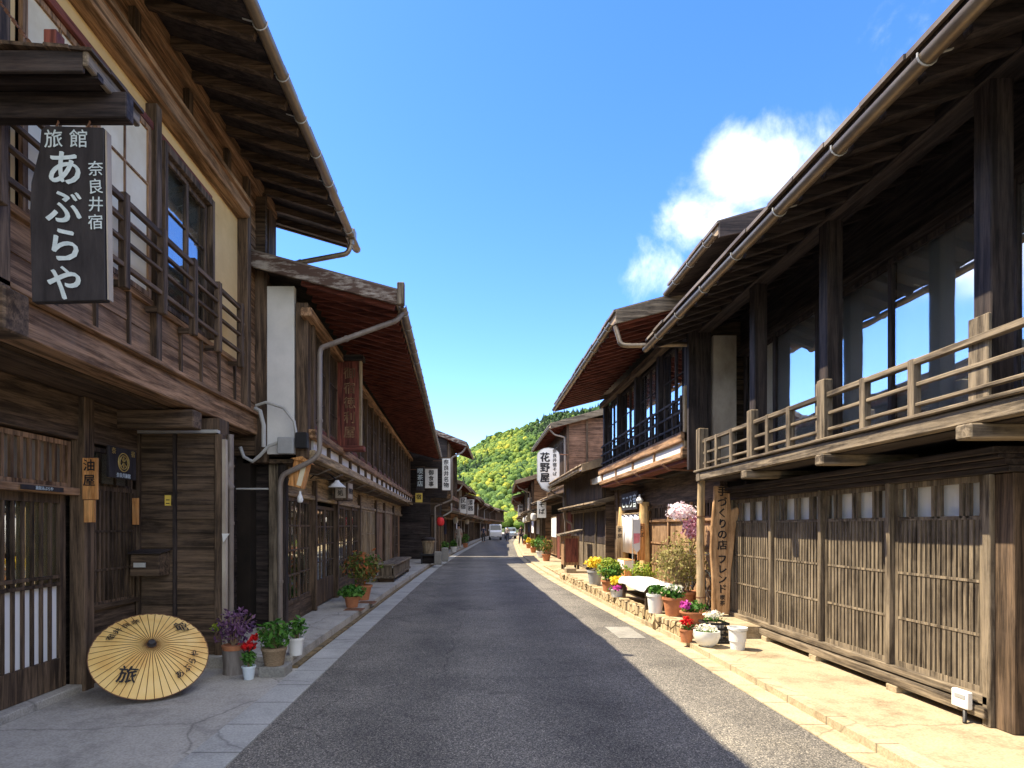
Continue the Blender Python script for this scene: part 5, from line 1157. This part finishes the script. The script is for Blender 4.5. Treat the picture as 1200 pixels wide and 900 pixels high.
q = root('red_flower_pot', (2.75, 7.75, .07), 'small clump of deep red flowers at the corner of the stone edging', 'potted plant', G2)
pot(q, 2.8, 7.92, .07, .07, .09, .17, 'terra'); MB().leaves((2.8, 7.9, .34), (.11, .1, .08), 120, .05, shell=0, asp=.8).build('flowers', L_['redf'], q); MB().leaves((2.8, 7.9, .28), (.1, .1, .06), 60, .05, shell=0).build('foliage', L_['green'], q)
q = root('black_crate', (3.15, 7.95, .07), 'black open plastic crate with seedling pots beside the cream bowl', 'crate')
m = MB(); 
for z_ in (.1, .17, .24, .31): m.box(3.02, 3.32, 7.8, 7.812, z_, z_+.03); m.box(3.02, 3.32, 8.08, 8.092, z_, z_+.03); m.box(3.02, 3.032, 7.8, 8.09, z_, z_+.03); m.box(3.308, 3.32, 7.8, 8.09, z_, z_+.03)
for i in range(7): m.box(3.02+i*.048, 3.032+i*.048, 7.797, 7.8, .075, .345)
m.box(3.02, 3.32, 7.8, 8.09, .072, .09); m.build('slatted_box', M['black'], q)
q = root('white_flower_tray', (3.17, 7.95, .2), 'tray of white and yellow blossoms inside the black crate', 'potted plant', G2)
pot(q, 3.1, 7.93, .095, .05, .065, .2, 'whitepaint'); pot(q, 3.24, 7.95, .095, .05, .065, .2, 'whitepaint'); MB().leaves((3.17, 7.95, .37), (.17, .12, .05), 110, .045, shell=0).build('foliage', L_['green'], q); MB().leaves((3.17, 7.95, .43), (.16, .12, .06), 120, .045, shell=0, asp=.85).build('flowers', L_['whitef'], q)
q = root('terracotta_bowl', (3.05, 8.5, .24), 'wide terracotta bowl with magenta flowers at the near end of the terrace', 'potted plant', G2)
pot(q, 3.08, 8.45, .24, .12, .17, .16, 'terra'); MB().leaves((3.1, 8.45, .46), (.2, .18, .1), 220, .07, shell=0).build('foliage', L_['green'], q); MB().leaves((2.96, 8.4, .5), (.09, .09, .06), 120, .045, shell=0, asp=.8).build('flowers', L_['magenta'], q)
q = root('terracotta_pot', (3.0, 9.2, .24), 'large terracotta pot with green leaves and white blooms next to the cloth covered table', 'potted plant', G2)
pot(q, 3.04, 9.15, .24, .12, .165, .28, 'terra'); MB().leaves((3.0, 9.15, .6), (.22, .18, .11), 260, .09, shell=0).build('foliage', L_['green'], q); MB().leaves((3.05, 9.12, .66), (.19, .15, .07), 110, .05, shell=0, asp=.8).build('flowers', L_['whitef'], q)
q = root('white_pot', (2.82, 9.3, .24), 'plain white pot behind the large terracotta pot', 'potted plant', G2)
pot(q, 2.84, 9.42, .24, .1, .13, .3, 'whitepaint'); MB().leaves((2.84, 9.42, .62), (.15, .13, .09), 130, .08, shell=0).build('foliage', L_['green'], q)
q = root('low_table', (3.0, 10.4, .24), 'dark low wooden table under a crumpled white cloth', 'table')
MB().box(2.78, 3.32, 9.75, 11.4, .58, .62).build('table_top', W['darky'], q, bevel=.006); MB().box(2.82, 3.28, 9.8, 11.35, .36, .39).build('shelf', W['darky'], q)
for x_ in (2.81, 3.25):
    for y_ in (9.8, 11.3): MB().box(x_-.025, x_+.03, y_-.03, y_+.03, .237, .58).build('leg', W['darkz'], q)
m = MB(); nx, ny = 14, 30; vs = []
for j in range(ny+1):
    for i in range(nx+1):
        u = i/nx; v = j/ny; x = 2.72+.66*u; y = 9.65+1.8*v; e = max(0, .07-min(x-2.72, 3.38-x))*1.6
        vs.append((x, y, .636-e+.03*abs(noise.noise(Vector((x*5, y*3, 1))))+.05*max(0, noise.noise(Vector((x*2.2, y*1.6, 4))))))
m.add(vs, [(j*(nx+1)+i, j*(nx+1)+i+1, (j+1)*(nx+1)+i+1, (j+1)*(nx+1)+i) for j in range(ny) for i in range(nx)])
o = m.build('tablecloth', M['cloth'], smooth='all'); sd = o.modifiers.new('s', 'SOLIDIFY'); sd.thickness = .006; tag(o, 'crumpled white cloth spread over the low terrace table', 'cloth')
q = root('azalea_shrub', (3.4, 9.9, .24), 'wide olive twiggy shrub in a tub in front of the brown panelling', 'potted plant', G2)
pot(q, 3.42, 9.95, .24, .17, .22, .28, 'terra'); stems(q, 3.42, 9.95, .45, .75, 60, .42, 'basket'); MB().leaves((3.42, 10.0, 1.0), (.52, .5, .5), 2100, .06, shell=.15).build('foliage', L_['dry'], q)
q = root('blossom_tree', (3.72, 10.3, .24), 'potted blossom branch with pink and white flowers above the olive shrub', 'potted plant', G2)
pot(q, 3.68, 10.35, .24, .12, .15, .25, 'terra')
m = MB(); m.tube([(3.68, 10.35, .45), (3.72, 10.3, 1.0), (3.66, 10.25, 1.5), (3.6, 10.2, 1.9)], [.022, .018, .012, .006], 7)
for a, b in (((3.7, 10.28, 1.3), (3.45, 10.1, 1.95)), ((3.68, 10.26, 1.4), (3.82, 10.05, 1.8)), ((3.66, 10.25, 1.5), (3.35, 10.2, 1.85)), ((3.72, 10.3, 1.1), (3.75, 10.0, 1.5))): m.tube([a, ((a[0]+b[0])/2, (a[1]+b[1])/2, (a[2]+b[2])/2+.05), b], [.01, .007, .004], 5)
m.build('trunk', M['bark'], q); MB().leaves((3.5, 10.15, 1.86), (.3, .28, .17), 520, .055, shell=.1, asp=.8).build('white_blossom', L_['pinkw'], q); MB().leaves((3.68, 10.1, 1.58), (.2, .2, .25), 620, .055, shell=.1, asp=.8).build('pink_blossom', L_['pink'], q)
q = root('yellow_flowers', (2.75, 11.6, .24), 'yellow blooms over magenta ones in a low white planter by the table', 'potted plant', G2)
pot(q, 2.76, 11.55, .24, .12, .16, .16, 'whitepaint'); MB().leaves((2.76, 11.55, .55), (.2, .18, .11), 300, .065, shell=0, asp=.8).build('yellow_blooms', L_['yellow'], q); MB().leaves((2.74, 11.45, .43), (.16, .14, .07), 130, .055, shell=0, asp=.8).build('magenta_blooms', L_['magenta'], q); MB().leaves((2.76, 11.55, .42), (.22, .2, .1), 110, .08, shell=0).build('foliage', L_['green'], q)
q = root('green_planter', (2.8, 12.6, .24), 'bushy bright green plant with a few yellow flowers behind the yellow blooms', 'potted plant', G2)
pot(q, 2.82, 12.5, .24, .14, .18, .24, 'terra'); stems(q, 2.82, 12.5, .4, .3, 14, .2); MB().leaves((2.82, 12.5, .72), (.32, .3, .26), 520, .09, shell=.1).build('foliage', L_['lime'], q); MB().leaves((2.82, 12.4, .68), (.3, .25, .22), 360, .09, shell=0).build('foliage', L_['green'], q)
q = root('yellow_basket', (2.8, 14.0, .24), 'grey pot of pale yellow flowers, the farthest on the terrace', 'potted plant', G2)
pot(q, 2.78, 13.9, .24, .13, .17, .34, 'grey'); MB().leaves((2.78, 13.9, .76), (.24, .22, .15), 300, .075, shell=0, asp=.8).build('flowers', L_['yellow'], q)
q = root('shade_planter', (3.4, 12.2, .24), 'grey pot of lime leaves close to the wall behind the table', 'potted plant', G2)
pot(q, 3.36, 12.0, .24, .15, .2, .26, 'grey'); stems(q, 3.36, 12, .4, .25, 12, .2); MB().leaves((3.36, 12.0, .7), (.34, .3, .22), 460, .085, shell=.1).build('foliage', L_['lime'], q)
q = root('bicycle', (3.66, 9.75, .24), 'dark bicycle half hidden between the olive shrub and the round pole', 'bicycle')
for y_, nm in ((9.85, 0), (10.75, 1)):
    m = MB(); m.tube([(3.8, y_+.31*math.cos(t), .56+.31*math.sin(t)) for t in np.linspace(0, 6.283, 29)[:-1]], .018, 7, closed=True); o = m.build('wheel', M['tyre'], q, smooth=True)
    m = MB(); [m.tube([(3.8, y_, .56), (3.8, y_+.3*math.cos(t), .56+.3*math.sin(t))], .003, 4) for t in np.linspace(0, 6.283, 13)[:-1]]; m.build('spokes', M['graypipe'], o)
m = MB(); A, B_, C_, D_ = (3.8, 10.75, .56), (3.8, 10.4, .55), (3.8, 10.5, 1.02), (3.8, 9.98, .98)
for a, b in ((A, B_), (B_, C_), (C_, D_), (B_, D_), (A, C_), (D_, (3.8, 9.85, .56)), (D_, (3.8, 9.96, 1.12))): m.tube([a, b], .014, 7)
m.build('frame', M['black'], q, smooth=True); MB().lathe((3.8, 10.52, 1.04), [(0, 0), (.09, .02), (.05, .06), (0, .06)], 12).build('saddle', M['black'], q); MB().tube([(3.55, 10.02, 1.15), (3.62, 9.96, 1.13), (3.8, 9.95, 1.13), (3.93, 9.96, 1.13), (3.93, 10.05, 1.15)], .012, 7).build('handlebar', M['graypipe'], q, smooth=True)
# roadside shrine like letter cabinet, stones
q = root('notice_cabinet', (3.15, 20.4, .07), 'brown wooden roadside cabinet with a sloping lid before the shuttered house', 'cabinet')
MB().box(2.98, 3.5, 20.1, 20.75, .3, 1.28).build('body', W['brownz'], q, bevel=.01); [MB().box(x, x+.07, y_, y_+.07, .07, .3).build('leg', W['darkz'], q) for x in (2.98, 3.43) for y_ in (20.1, 20.68)]
MB().prism([(2.82, 1.27), (3.6, 1.45), (3.6, 1.51), (2.82, 1.33)], 19.95, 20.9).build('lid', W['grayy'], q, bevel=.006); MB().box(3.03, 3.45, 20.08, 20.1, .4, 1.2).build('door', W['redz'], q)
for i, (x_, y_, a, h_, lb) in enumerate(((2.86, 18.0, .32, .3, 'squared pale stone block on the right pavement before the wooden cabinet'), (3.25, 18.4, .4, .2, 'broad flat stone behind the squared stone block'))):
    tag(MB().box(x_-a/2, x_+a/2, y_-a/2, y_+a/2, .07, .07+h_).build('stone_block', M['conR'], bevel=.03), lb, 'stone block')
tag(MB().box(2.62, 3.9, 17.5, 23.0, .072, .13).build('stone_step', M['stone'], bevel=.02), 'long low stone step along the shuttered house', 'step')
i = 0
for x_, y_, z0, z1, st, lb in ((3.0, 27, 2.0, 2.75, 'そば', 'small white hanging sign under the gabled house eaves, right side'), (3.1, 33, 2.1, 3.2, '漆器', 'pale vertical sign past the gabled house, right side'), (3.55, 47, 2.3, 3.3, '御宿', 'pale vertical sign farthest down the right row')):
    q = root('hanging_shop_sign', (x_, y_, z0), lb, 'sign', 'hanging signs on the right row'); MB().box(x_-.2, x_+.2, y_, y_+.05, z0, z1).build('board', M['signwhite'], q, bevel=.006)
    m = MB(); vtext(m, st, .28, face_cam, x_, y_-.005, z1-.04, 1.1, .02); m.build('lettering', M['ink'], q); MB().tube([(x_, y_+.02, z1-.03), (x_+.7, y_+.02, z1-.03)], .015, 6).build('bracket', M['rust'], q)
for i, (x_, y_, pal, lb) in enumerate(((3.15, 26.5, 'autumn', 'reddish potted shrub by the gabled house doorway'), (3.2, 29.5, 'green', 'green potted shrub farther along the gabled house'), (3.4, 35, 'lime', 'lime green potted shrub past the gabled house'), (3.75, 42, 'yellow', 'yellow flowering pot in the sun far down the right pavement'),
    (-1.5, 29.5, 'green', 'green potted shrub outside the narrow dark house, left side'), (-1.25, 34.5, 'green', 'dark potted shrub outside the low dark house, left side'), (-.7, 42, 'green', 'potted shrub farthest down the left pavement'), (4.3, 52, 'green', 'green potted shrub farthest down the right pavement'))):
    q = root('potted_shrub', (x_, y_, .1), lb, 'potted plant', 'potted shrubs farther down the street')
    pot(q, x_, y_, .08 if x_ > 0 else .13, .14, .19, .3, random.choice(['terra', 'grey', 'whitepaint', 'basket'])); kk = random.uniform(.6, 1.2); stems(q, x_, y_, .35, .3*kk, 8, .2); MB().leaves((x_, y_, .4+.35*kk), (.34*kk, .3*kk, .36*kk), 260, .12, shell=0).build('foliage', L_[pal], q)
# shop curtains and little lanterns in front of the farther houses
i = 0
for s_, y_, mt, lb in ((-1, 35.2, 'cloth1', 'navy shop curtain on the low dark house past the narrow one, left'), (-1, 43.0, 'cloth', 'white shop curtain on the brown house with the wing wall, left'), (-1, 50.5, 'cloth2', 'beige shop curtain far down the left row'),
                       (1, 26.0, 'cloth', 'white shop curtain on the gabled house, right'), (1, 35.0, 'cloth2', 'beige shop curtain past the gabled house, right'), (1, 42.5, 'cloth', 'white shop curtain on the sunny orange brown house, right'), (1, 50, 'cloth1', 'navy shop curtain farthest down the right row')):
    xx = wx(s_, y_)+s_*(.9 if s_ < 0 else 1.0); q = root('shop_curtain', (xx, y_, 1.9), lb, 'shop curtain', 'shop curtains along the street')
    m = MB()
    for j in range(3): m.box(xx-.01+.01*j, xx+.005+.01*j, y_-.9+j*.6+.02, y_-.9+j*.6+.57, 1.15, 1.98)
    m.build('cloth', M[mt], q); MB().tube([(xx, y_-1, 2.0), (xx, y_+1, 2.0)], .015, 6).build('rod', W['tany'], q)
for s_, y_, z_, lb in ((-1, 38.2, 2.0, 'small white paper lantern on the left row before the white wing wall'), (-1, 49, 2.0, 'small white paper lantern farther down the left row'), (1, 31.2, 2.1, 'small white paper lantern at the far end of the gabled house, right'), (1, 38.6, 2.1, 'small white paper lantern by the second house past the gable, right'), (1, 46.2, 2.1, 'small white paper lantern farthest down the right row')):
    xx = wx(s_, y_)+s_*.55; q = root('paper_lantern', (xx, y_, z_), lb, 'lantern', 'white lanterns along the street')
    MB().lathe((xx, y_, z_-.2), [(.08, 0), (.15, .06), (.17, .2), (.15, .34), (.08, .4)], 14).build('paper_body', M['signwhite'], q, smooth=True); MB().lathe((xx, y_, z_+.2), [(.085, 0), (.085, .03), (0, .03)], 12).build('cap', M['black'], q)
    MB().tube([(xx, y_, z_+.22), (xx+s_*.03, y_, 2.62)], .008, 5).build('cord', M['black'], q)
# ================================================================ vehicles at the bend
def wheel(q, x, y, r=.3):
    o = MB().lathe((x-.09, y, r), [(r*.6, 0), (r, .01), (r, .17), (r*.6, .18)], 20, axis='x').build('wheel', M['tyre'], q, smooth=True)
    MB().lathe((x-.085, y, r), [(0, 0), (r*.58, .01), (r*.58, .16), (0, .17)], 14, axis='x').build('rim', M['graypipe'], o)
def vehicle(x, y, kind, mat, lb, cat):
    q = root('parked_'+kind, (x, y, 0), lb, cat)
    w = .72
    if kind == 'van': pr = [(0, .35), (0, 1.0), (.25, 1.12), (.75, 1.82), (3.2, 1.85), (3.35, 1.7), (3.4, .35)]; gl = [(.33, 1.15), (.78, 1.74), (3.1, 1.74), (3.2, 1.15)]
    else: pr = [(0, .35), (.02, .78), (.9, .92), (1.45, 1.42), (2.7, 1.45), (3.35, 1.0), (3.7, .9), (3.72, .35)]; gl = [(1.0, .95), (1.5, 1.37), (2.65, 1.38), (3.2, 1.0)]
    MB().prism([(y+a, b) for a, b in pr], x-w, x+w, 'yz').build('body', M[mat], q, bevel=.06)
    MB().prism([(y+a, b) for a, b in gl], x-w-.01, x+w+.01, 'yz').build('side_windows', M['carglass'], q)
    a, b = (pr[2], pr[3]); nx_, nz_ = (b[1]-a[1]), -(b[0]-a[0]); l = math.hypot(nx_, nz_); e = .012
    p0 = (y+a[0]+.05-e, a[1]+.06+e); p1 = (y+b[0]-.03-e, b[1]-.05+e)
    MB().prism([p0, p1, (p1[0]+.02, p1[1]-.02), (p0[0]+.02, p0[1]-.02)], x-w+.1, x+w-.1, 'yz').build('windscreen', M['carglass'], q)
    for s_ in (-1, 1):
        MB().box(x+s_*(w-.2)-.11, x+s_*(w-.2)+.11, y-.02, y+.03, .68, .82).build('headlight', M['lamp'], q, bevel=.02)
        MB().box(x+s_*(w+.08)-.06, x+s_*(w+.08)+.06, y+.8, y+.86, 1.1, 1.25).build('mirror', M[mat], q, bevel=.02)
        for yy in (y+.65, y+2.75 if kind == 'van' else y+3.0): wheel(q, x+s_*(w-.08), yy)
    MB().box(x-w+.02, x+w-.02, y-.05, y+.02, .34, .5).build('bumper', M['grey'], q, bevel=.02); MB().box(x-.17, x+.17, y-.06, y-.05, .42, .52).build('number_plate', M['whitepaint'], q)
vehicle(Lc(72)+1.15, 70, 'van', 'carwhite', 'white boxy van parked on the left side where the street bends', 'van')
vehicle(Lc(79)+2.9, 78, 'car', 'carblue', 'silver blue car facing the viewer beside the white van', 'car')
# people near the vehicles: one skinned body each, clothes as children
def skin_mesh(name, J, E, rad, mat, parent, sub=1):
    me = bpy.data.meshes.new(name); off = parent_origin(parent)
    me.from_pydata([tuple(Vector(p)-off) for p in J], E, []); me.materials.append(mat)
    o = bpy.data.objects.new(name, me); col.objects.link(o); o.parent = parent
    o.modifiers.new('skin', 'SKIN'); 
    for i, r in enumerate(rad):
        v = me.skin_vertices[0].data[i]; v.radius = r if isinstance(r, tuple) else (r, r); v.use_root = i == 0
    s_ = o.modifiers.new('sub', 'SUBSURF'); s_.levels = sub; s_.render_levels = sub
    return o
def person(x, y, z, face, lb, top, legs, h=1.68, step=.18):
    q = root('person', (x, y, z), lb, 'person'); k = h/1.68; c, s_ = math.cos(face), math.sin(face)
    def P(a, b, d): return (x+(a*c-b*s_)*k, y+(a*s_+b*c)*k, z+d*k)
    J = [P(0, 0, .93), P(0, 0, 1.15), P(0, 0, 1.36), P(0, 0, 1.45), P(0, -.02, 1.56), P(0, -.01, 1.64),
         P(.17, 0, 1.36), P(.22, -.02, 1.1), P(.23, -.08, .86), P(.24, -.1, .77), P(-.17, 0, 1.36), P(-.22, .02, 1.1), P(-.23, .02, .86), P(-.24, .02, .77),
         P(.09, 0, .86), P(.1, -step*.5, .48), P(.1, -step, .08), P(.1, -step-.14, .04), P(-.09, 0, .86), P(-.1, step*.4, .48), P(-.1, step, .08), P(-.1, step-.14, .04)]
    E = [(0, 1), (1, 2), (2, 3), (3, 4), (4, 5), (2, 6), (6, 7), (7, 8), (8, 9), (2, 10), (10, 11), (11, 12), (12, 13), (0, 14), (14, 15), (15, 16), (16, 17), (0, 18), (18, 19), (19, 20), (20, 21)]
    rd = [.12, .12, .13, .05, .095, .07, .055, .045, .033, .03, .055, .045, .033, .03, .08, .055, .04, .035, .08, .055, .04, .035]
    skin_mesh('body', J, E, [r*k for r in rd], M['skin'], q, 2)
    skin_mesh('jacket', [J[i] for i in (1, 2, 6, 7, 10, 11, 0)], [(0, 1), (1, 2), (2, 3), (1, 4), (4, 5), (0, 6)], [r*k for r in (.15, .155, .075, .065, .075, .065, .15)], M[top], q)
    skin_mesh('trousers', [J[i] for i in (0, 14, 15, 16, 18, 19, 20)], [(0, 1), (1, 2), (2, 3), (0, 4), (4, 5), (5, 6)], [r*k for r in (.14, .1, .075, .06, .1, .075, .06)], M[legs], q)
    hx, hy, hz = P(0, .01, 1.62); MB().lathe((hx, hy, hz-.05*k), [(.09*k, 0), (.105*k, .04*k), (.09*k, .1*k), (.04*k, .135*k), (0, .14*k)], 14).build('hair', M['hair'], q, smooth=True)
    return q
person(Lc(60)+.35, 60, 0, 0, 'person in a dark navy top walking on the left by the van', 'cloth1', 'cloth3')
person(Lc(64)+2.75, 64, 0, 3.0, 'person in a beige top standing in the road beside the vehicles', 'cloth2', 'cloth1', 1.62, .1)
person(Rc(50)+.35, 50, .07, .4, 'person in dark grey on the sunny right pavement', 'cloth3', 'cloth1', 1.6, .2)
person(Lc(40)-.5, 40, .13, 3.1, 'person in pale clothes before the brown house on the left pavement', 'cloth2', 'cloth2', 1.58, .12)
# ================================================================ wooded hill
def ridge(x):
    return np.interp(x, [-900, -400, -150, -60, -20, 0, 20, 50, 90, 160, 300, 600, 1000], [60, 40, 30, 38, 50, 60, 69, 82, 92, 110, 120, 90, 70])
def hillz(x, y):
    r = ridge(x)+1.5*math.sin(x*.045+1)+1.2*math.sin(x*.13)
    t = (y-165)/(450-165)
    if t < 0: return -1
    z = r*min(t, 1)**1.12 if t < 1 else r*(1-.35*min(1, (t-1)/1.4))
    return z+3.0*noise.noise(Vector((x*.02, y*.02, 0)))*min(1, t*4)
xs = np.arange(-800, 1000, 14); ys = np.arange(165, 900, 14)
vs = [(float(x), float(y), hillz(x, y)) for y in ys for x in xs]; nx = len(xs)
m = MB(); m.add(vs, [(j*nx+i, j*nx+i+1, (j+1)*nx+i+1, (j+1)*nx+i) for j in range(len(ys)-1) for i in range(nx-1)])
S(m.build('hill', plain('forest_floor', (.05, .07, .02), .95, .4, .2), smooth='all'))
def forest():
    rng = np.random.default_rng(3)
    bm = bmesh.new(); bmesh.ops.create_icosphere(bm, subdivisions=2, radius=1); 
    sv = np.array([v.co[:] for v in bm.verts]); sf = np.array([[v.index for v in f.verts] for f in bm.faces]); bm.free()
    bm = bmesh.new(); bmesh.ops.create_icosphere(bm, subdivisions=3, radius=1)
    bv = np.array([v.co[:] for v in bm.verts]); bf = np.array([[v.index for v in f.verts] for f in bm.faces]); bm.free()
    variants = []
    for base_v, ff in ((sv, sf),):
        for k in range(8):
            nn = np.array([noise.noise(Vector(p)*1.7+Vector((k*9, 0, 0)))*.55+noise.noise(Vector(p)*4+Vector((k*7, 3, 0)))*.4+noise.noise(Vector(p)*9+Vector((k*7, 3, 0)))*.22 for p in base_v])
            v = base_v*(1+nn)[:, None]
            if k >= 6: v = np.stack([v[:, 0]*(1.05-base_v[:, 2])*.5, v[:, 1]*(1.05-base_v[:, 2])*.5, v[:, 2]*1.35], 1)
            variants.append((v, ff))
    V = []; F = []; C = []; off = 0
    pts = []
    y = 172
    while y < 470:
        st = 2.1+ (y-168)*.002
        x0, x1 = -60*(y/300)-10, 110*(y/300)+30
        x = x0
        while x < x1:
            pts.append((x+rng.uniform(-1.6, 1.6), y+rng.uniform(-1.8, 1.8))); x += st*1.15
        y += st*1.35
    for (x, y) in pts:
        z = hillz(x, y); s_ = rng.uniform(.85, 1.75)
        c = noise.noise(Vector((x*.03, y*.022, 7)))*.55+noise.noise(Vector((x*.09, y*.07, 2)))*.25-.03+rng.normal(0, .15)
        hh = z/90.
        c -= max(0, hh-.35)*.28
        con = c < -.42 or rng.random() < .05
        k = rng.integers(6, 8) if con else rng.integers(0, 6)
        v, f = variants[k]; a = rng.uniform(0, 6.28)
        rot = np.array([[math.cos(a), -math.sin(a), 0], [math.sin(a), math.cos(a), 0], [0, 0, 1]])
        w = v @ rot.T*np.array([s_, s_, s_*rng.uniform(.9, 1.35)*(1.25 if con else 1)])+np.array([x, y, z+s_*.9])
        V.append(w); F.append(f+off); off += len(v); C.append(np.full(len(v), min(1, max(0, .5+c*.9-(.25 if con else 0)))))
    V = np.concatenate(V); F = np.concatenate(F); C = np.concatenate(C)
    me = bpy.data.meshes.new('woodland'); me.vertices.add(len(V)); me.vertices.foreach_set('co', V.astype(np.float32).ravel())
    me.loops.add(F.size); me.loops.foreach_set('vertex_index', F.astype(np.int32).ravel()); me.polygons.add(len(F))
    me.polygons.foreach_set('loop_start', np.arange(0, F.size, 3, dtype=np.int32)); me.polygons.foreach_set('loop_total', np.full(len(F), 3, dtype=np.int32))
    me.update(calc_edges=True); at = me.attributes.new('species', 'FLOAT', 'POINT'); at.data.foreach_set('value', C.astype(np.float32))
    mt, t, p = base('mixed_foliage', .7, .15)
    a = N(t, 'ShaderNodeAttribute', attribute_name='species')
    tcn = N(t, 'ShaderNodeTexCoord'); n = N(t, 'ShaderNodeTexNoise'); n.inputs['Scale'].default_value = 1.1; n.inputs['Detail'].default_value = 4; t.links.new(tcn.outputs['Object'], n.inputs['Vector'])
    ma = N(t, 'ShaderNodeMath', operation='MULTIPLY_ADD'); t.links.new(n.outputs['Fac'], ma.inputs[0]); ma.inputs[1].default_value = .3; t.links.new(a.outputs['Fac'], ma.inputs[2])
    r = ramp(t, [(.12, (.015, .035, .014)), (.36, (.04, .085, .02)), (.6, (.09, .155, .026)), (.82, (.19, .24, .03)), (1, (.36, .34, .035))]); t.links.new(ma.outputs[0], r.inputs[0]); t.links.new(r.outputs[0], p.inputs['Base Color'])
    b = N(t, 'ShaderNodeBump'); b.inputs['Strength'].default_value = 1; b.inputs['Distance'].default_value = .8; n3 = N(t, 'ShaderNodeTexNoise'); n3.inputs['Scale'].default_value = 1.6; n3.inputs['Detail'].default_value = 3; t.links.new(tcn.outputs['Object'], n3.inputs['Vector']); t.links.new(n3.outputs['Fac'], b.inputs['Height']); t.links.new(b.outputs[0], p.inputs['Normal'])
    me.materials.append(mt); o = bpy.data.objects.new('woodland', me); col.objects.link(o)
    print('trees', len(pts)); return o
tag(forest(), 'mixed spring woodland in greens and yellow covering the hill at the end of the street', 'woodland', kind='stuff')
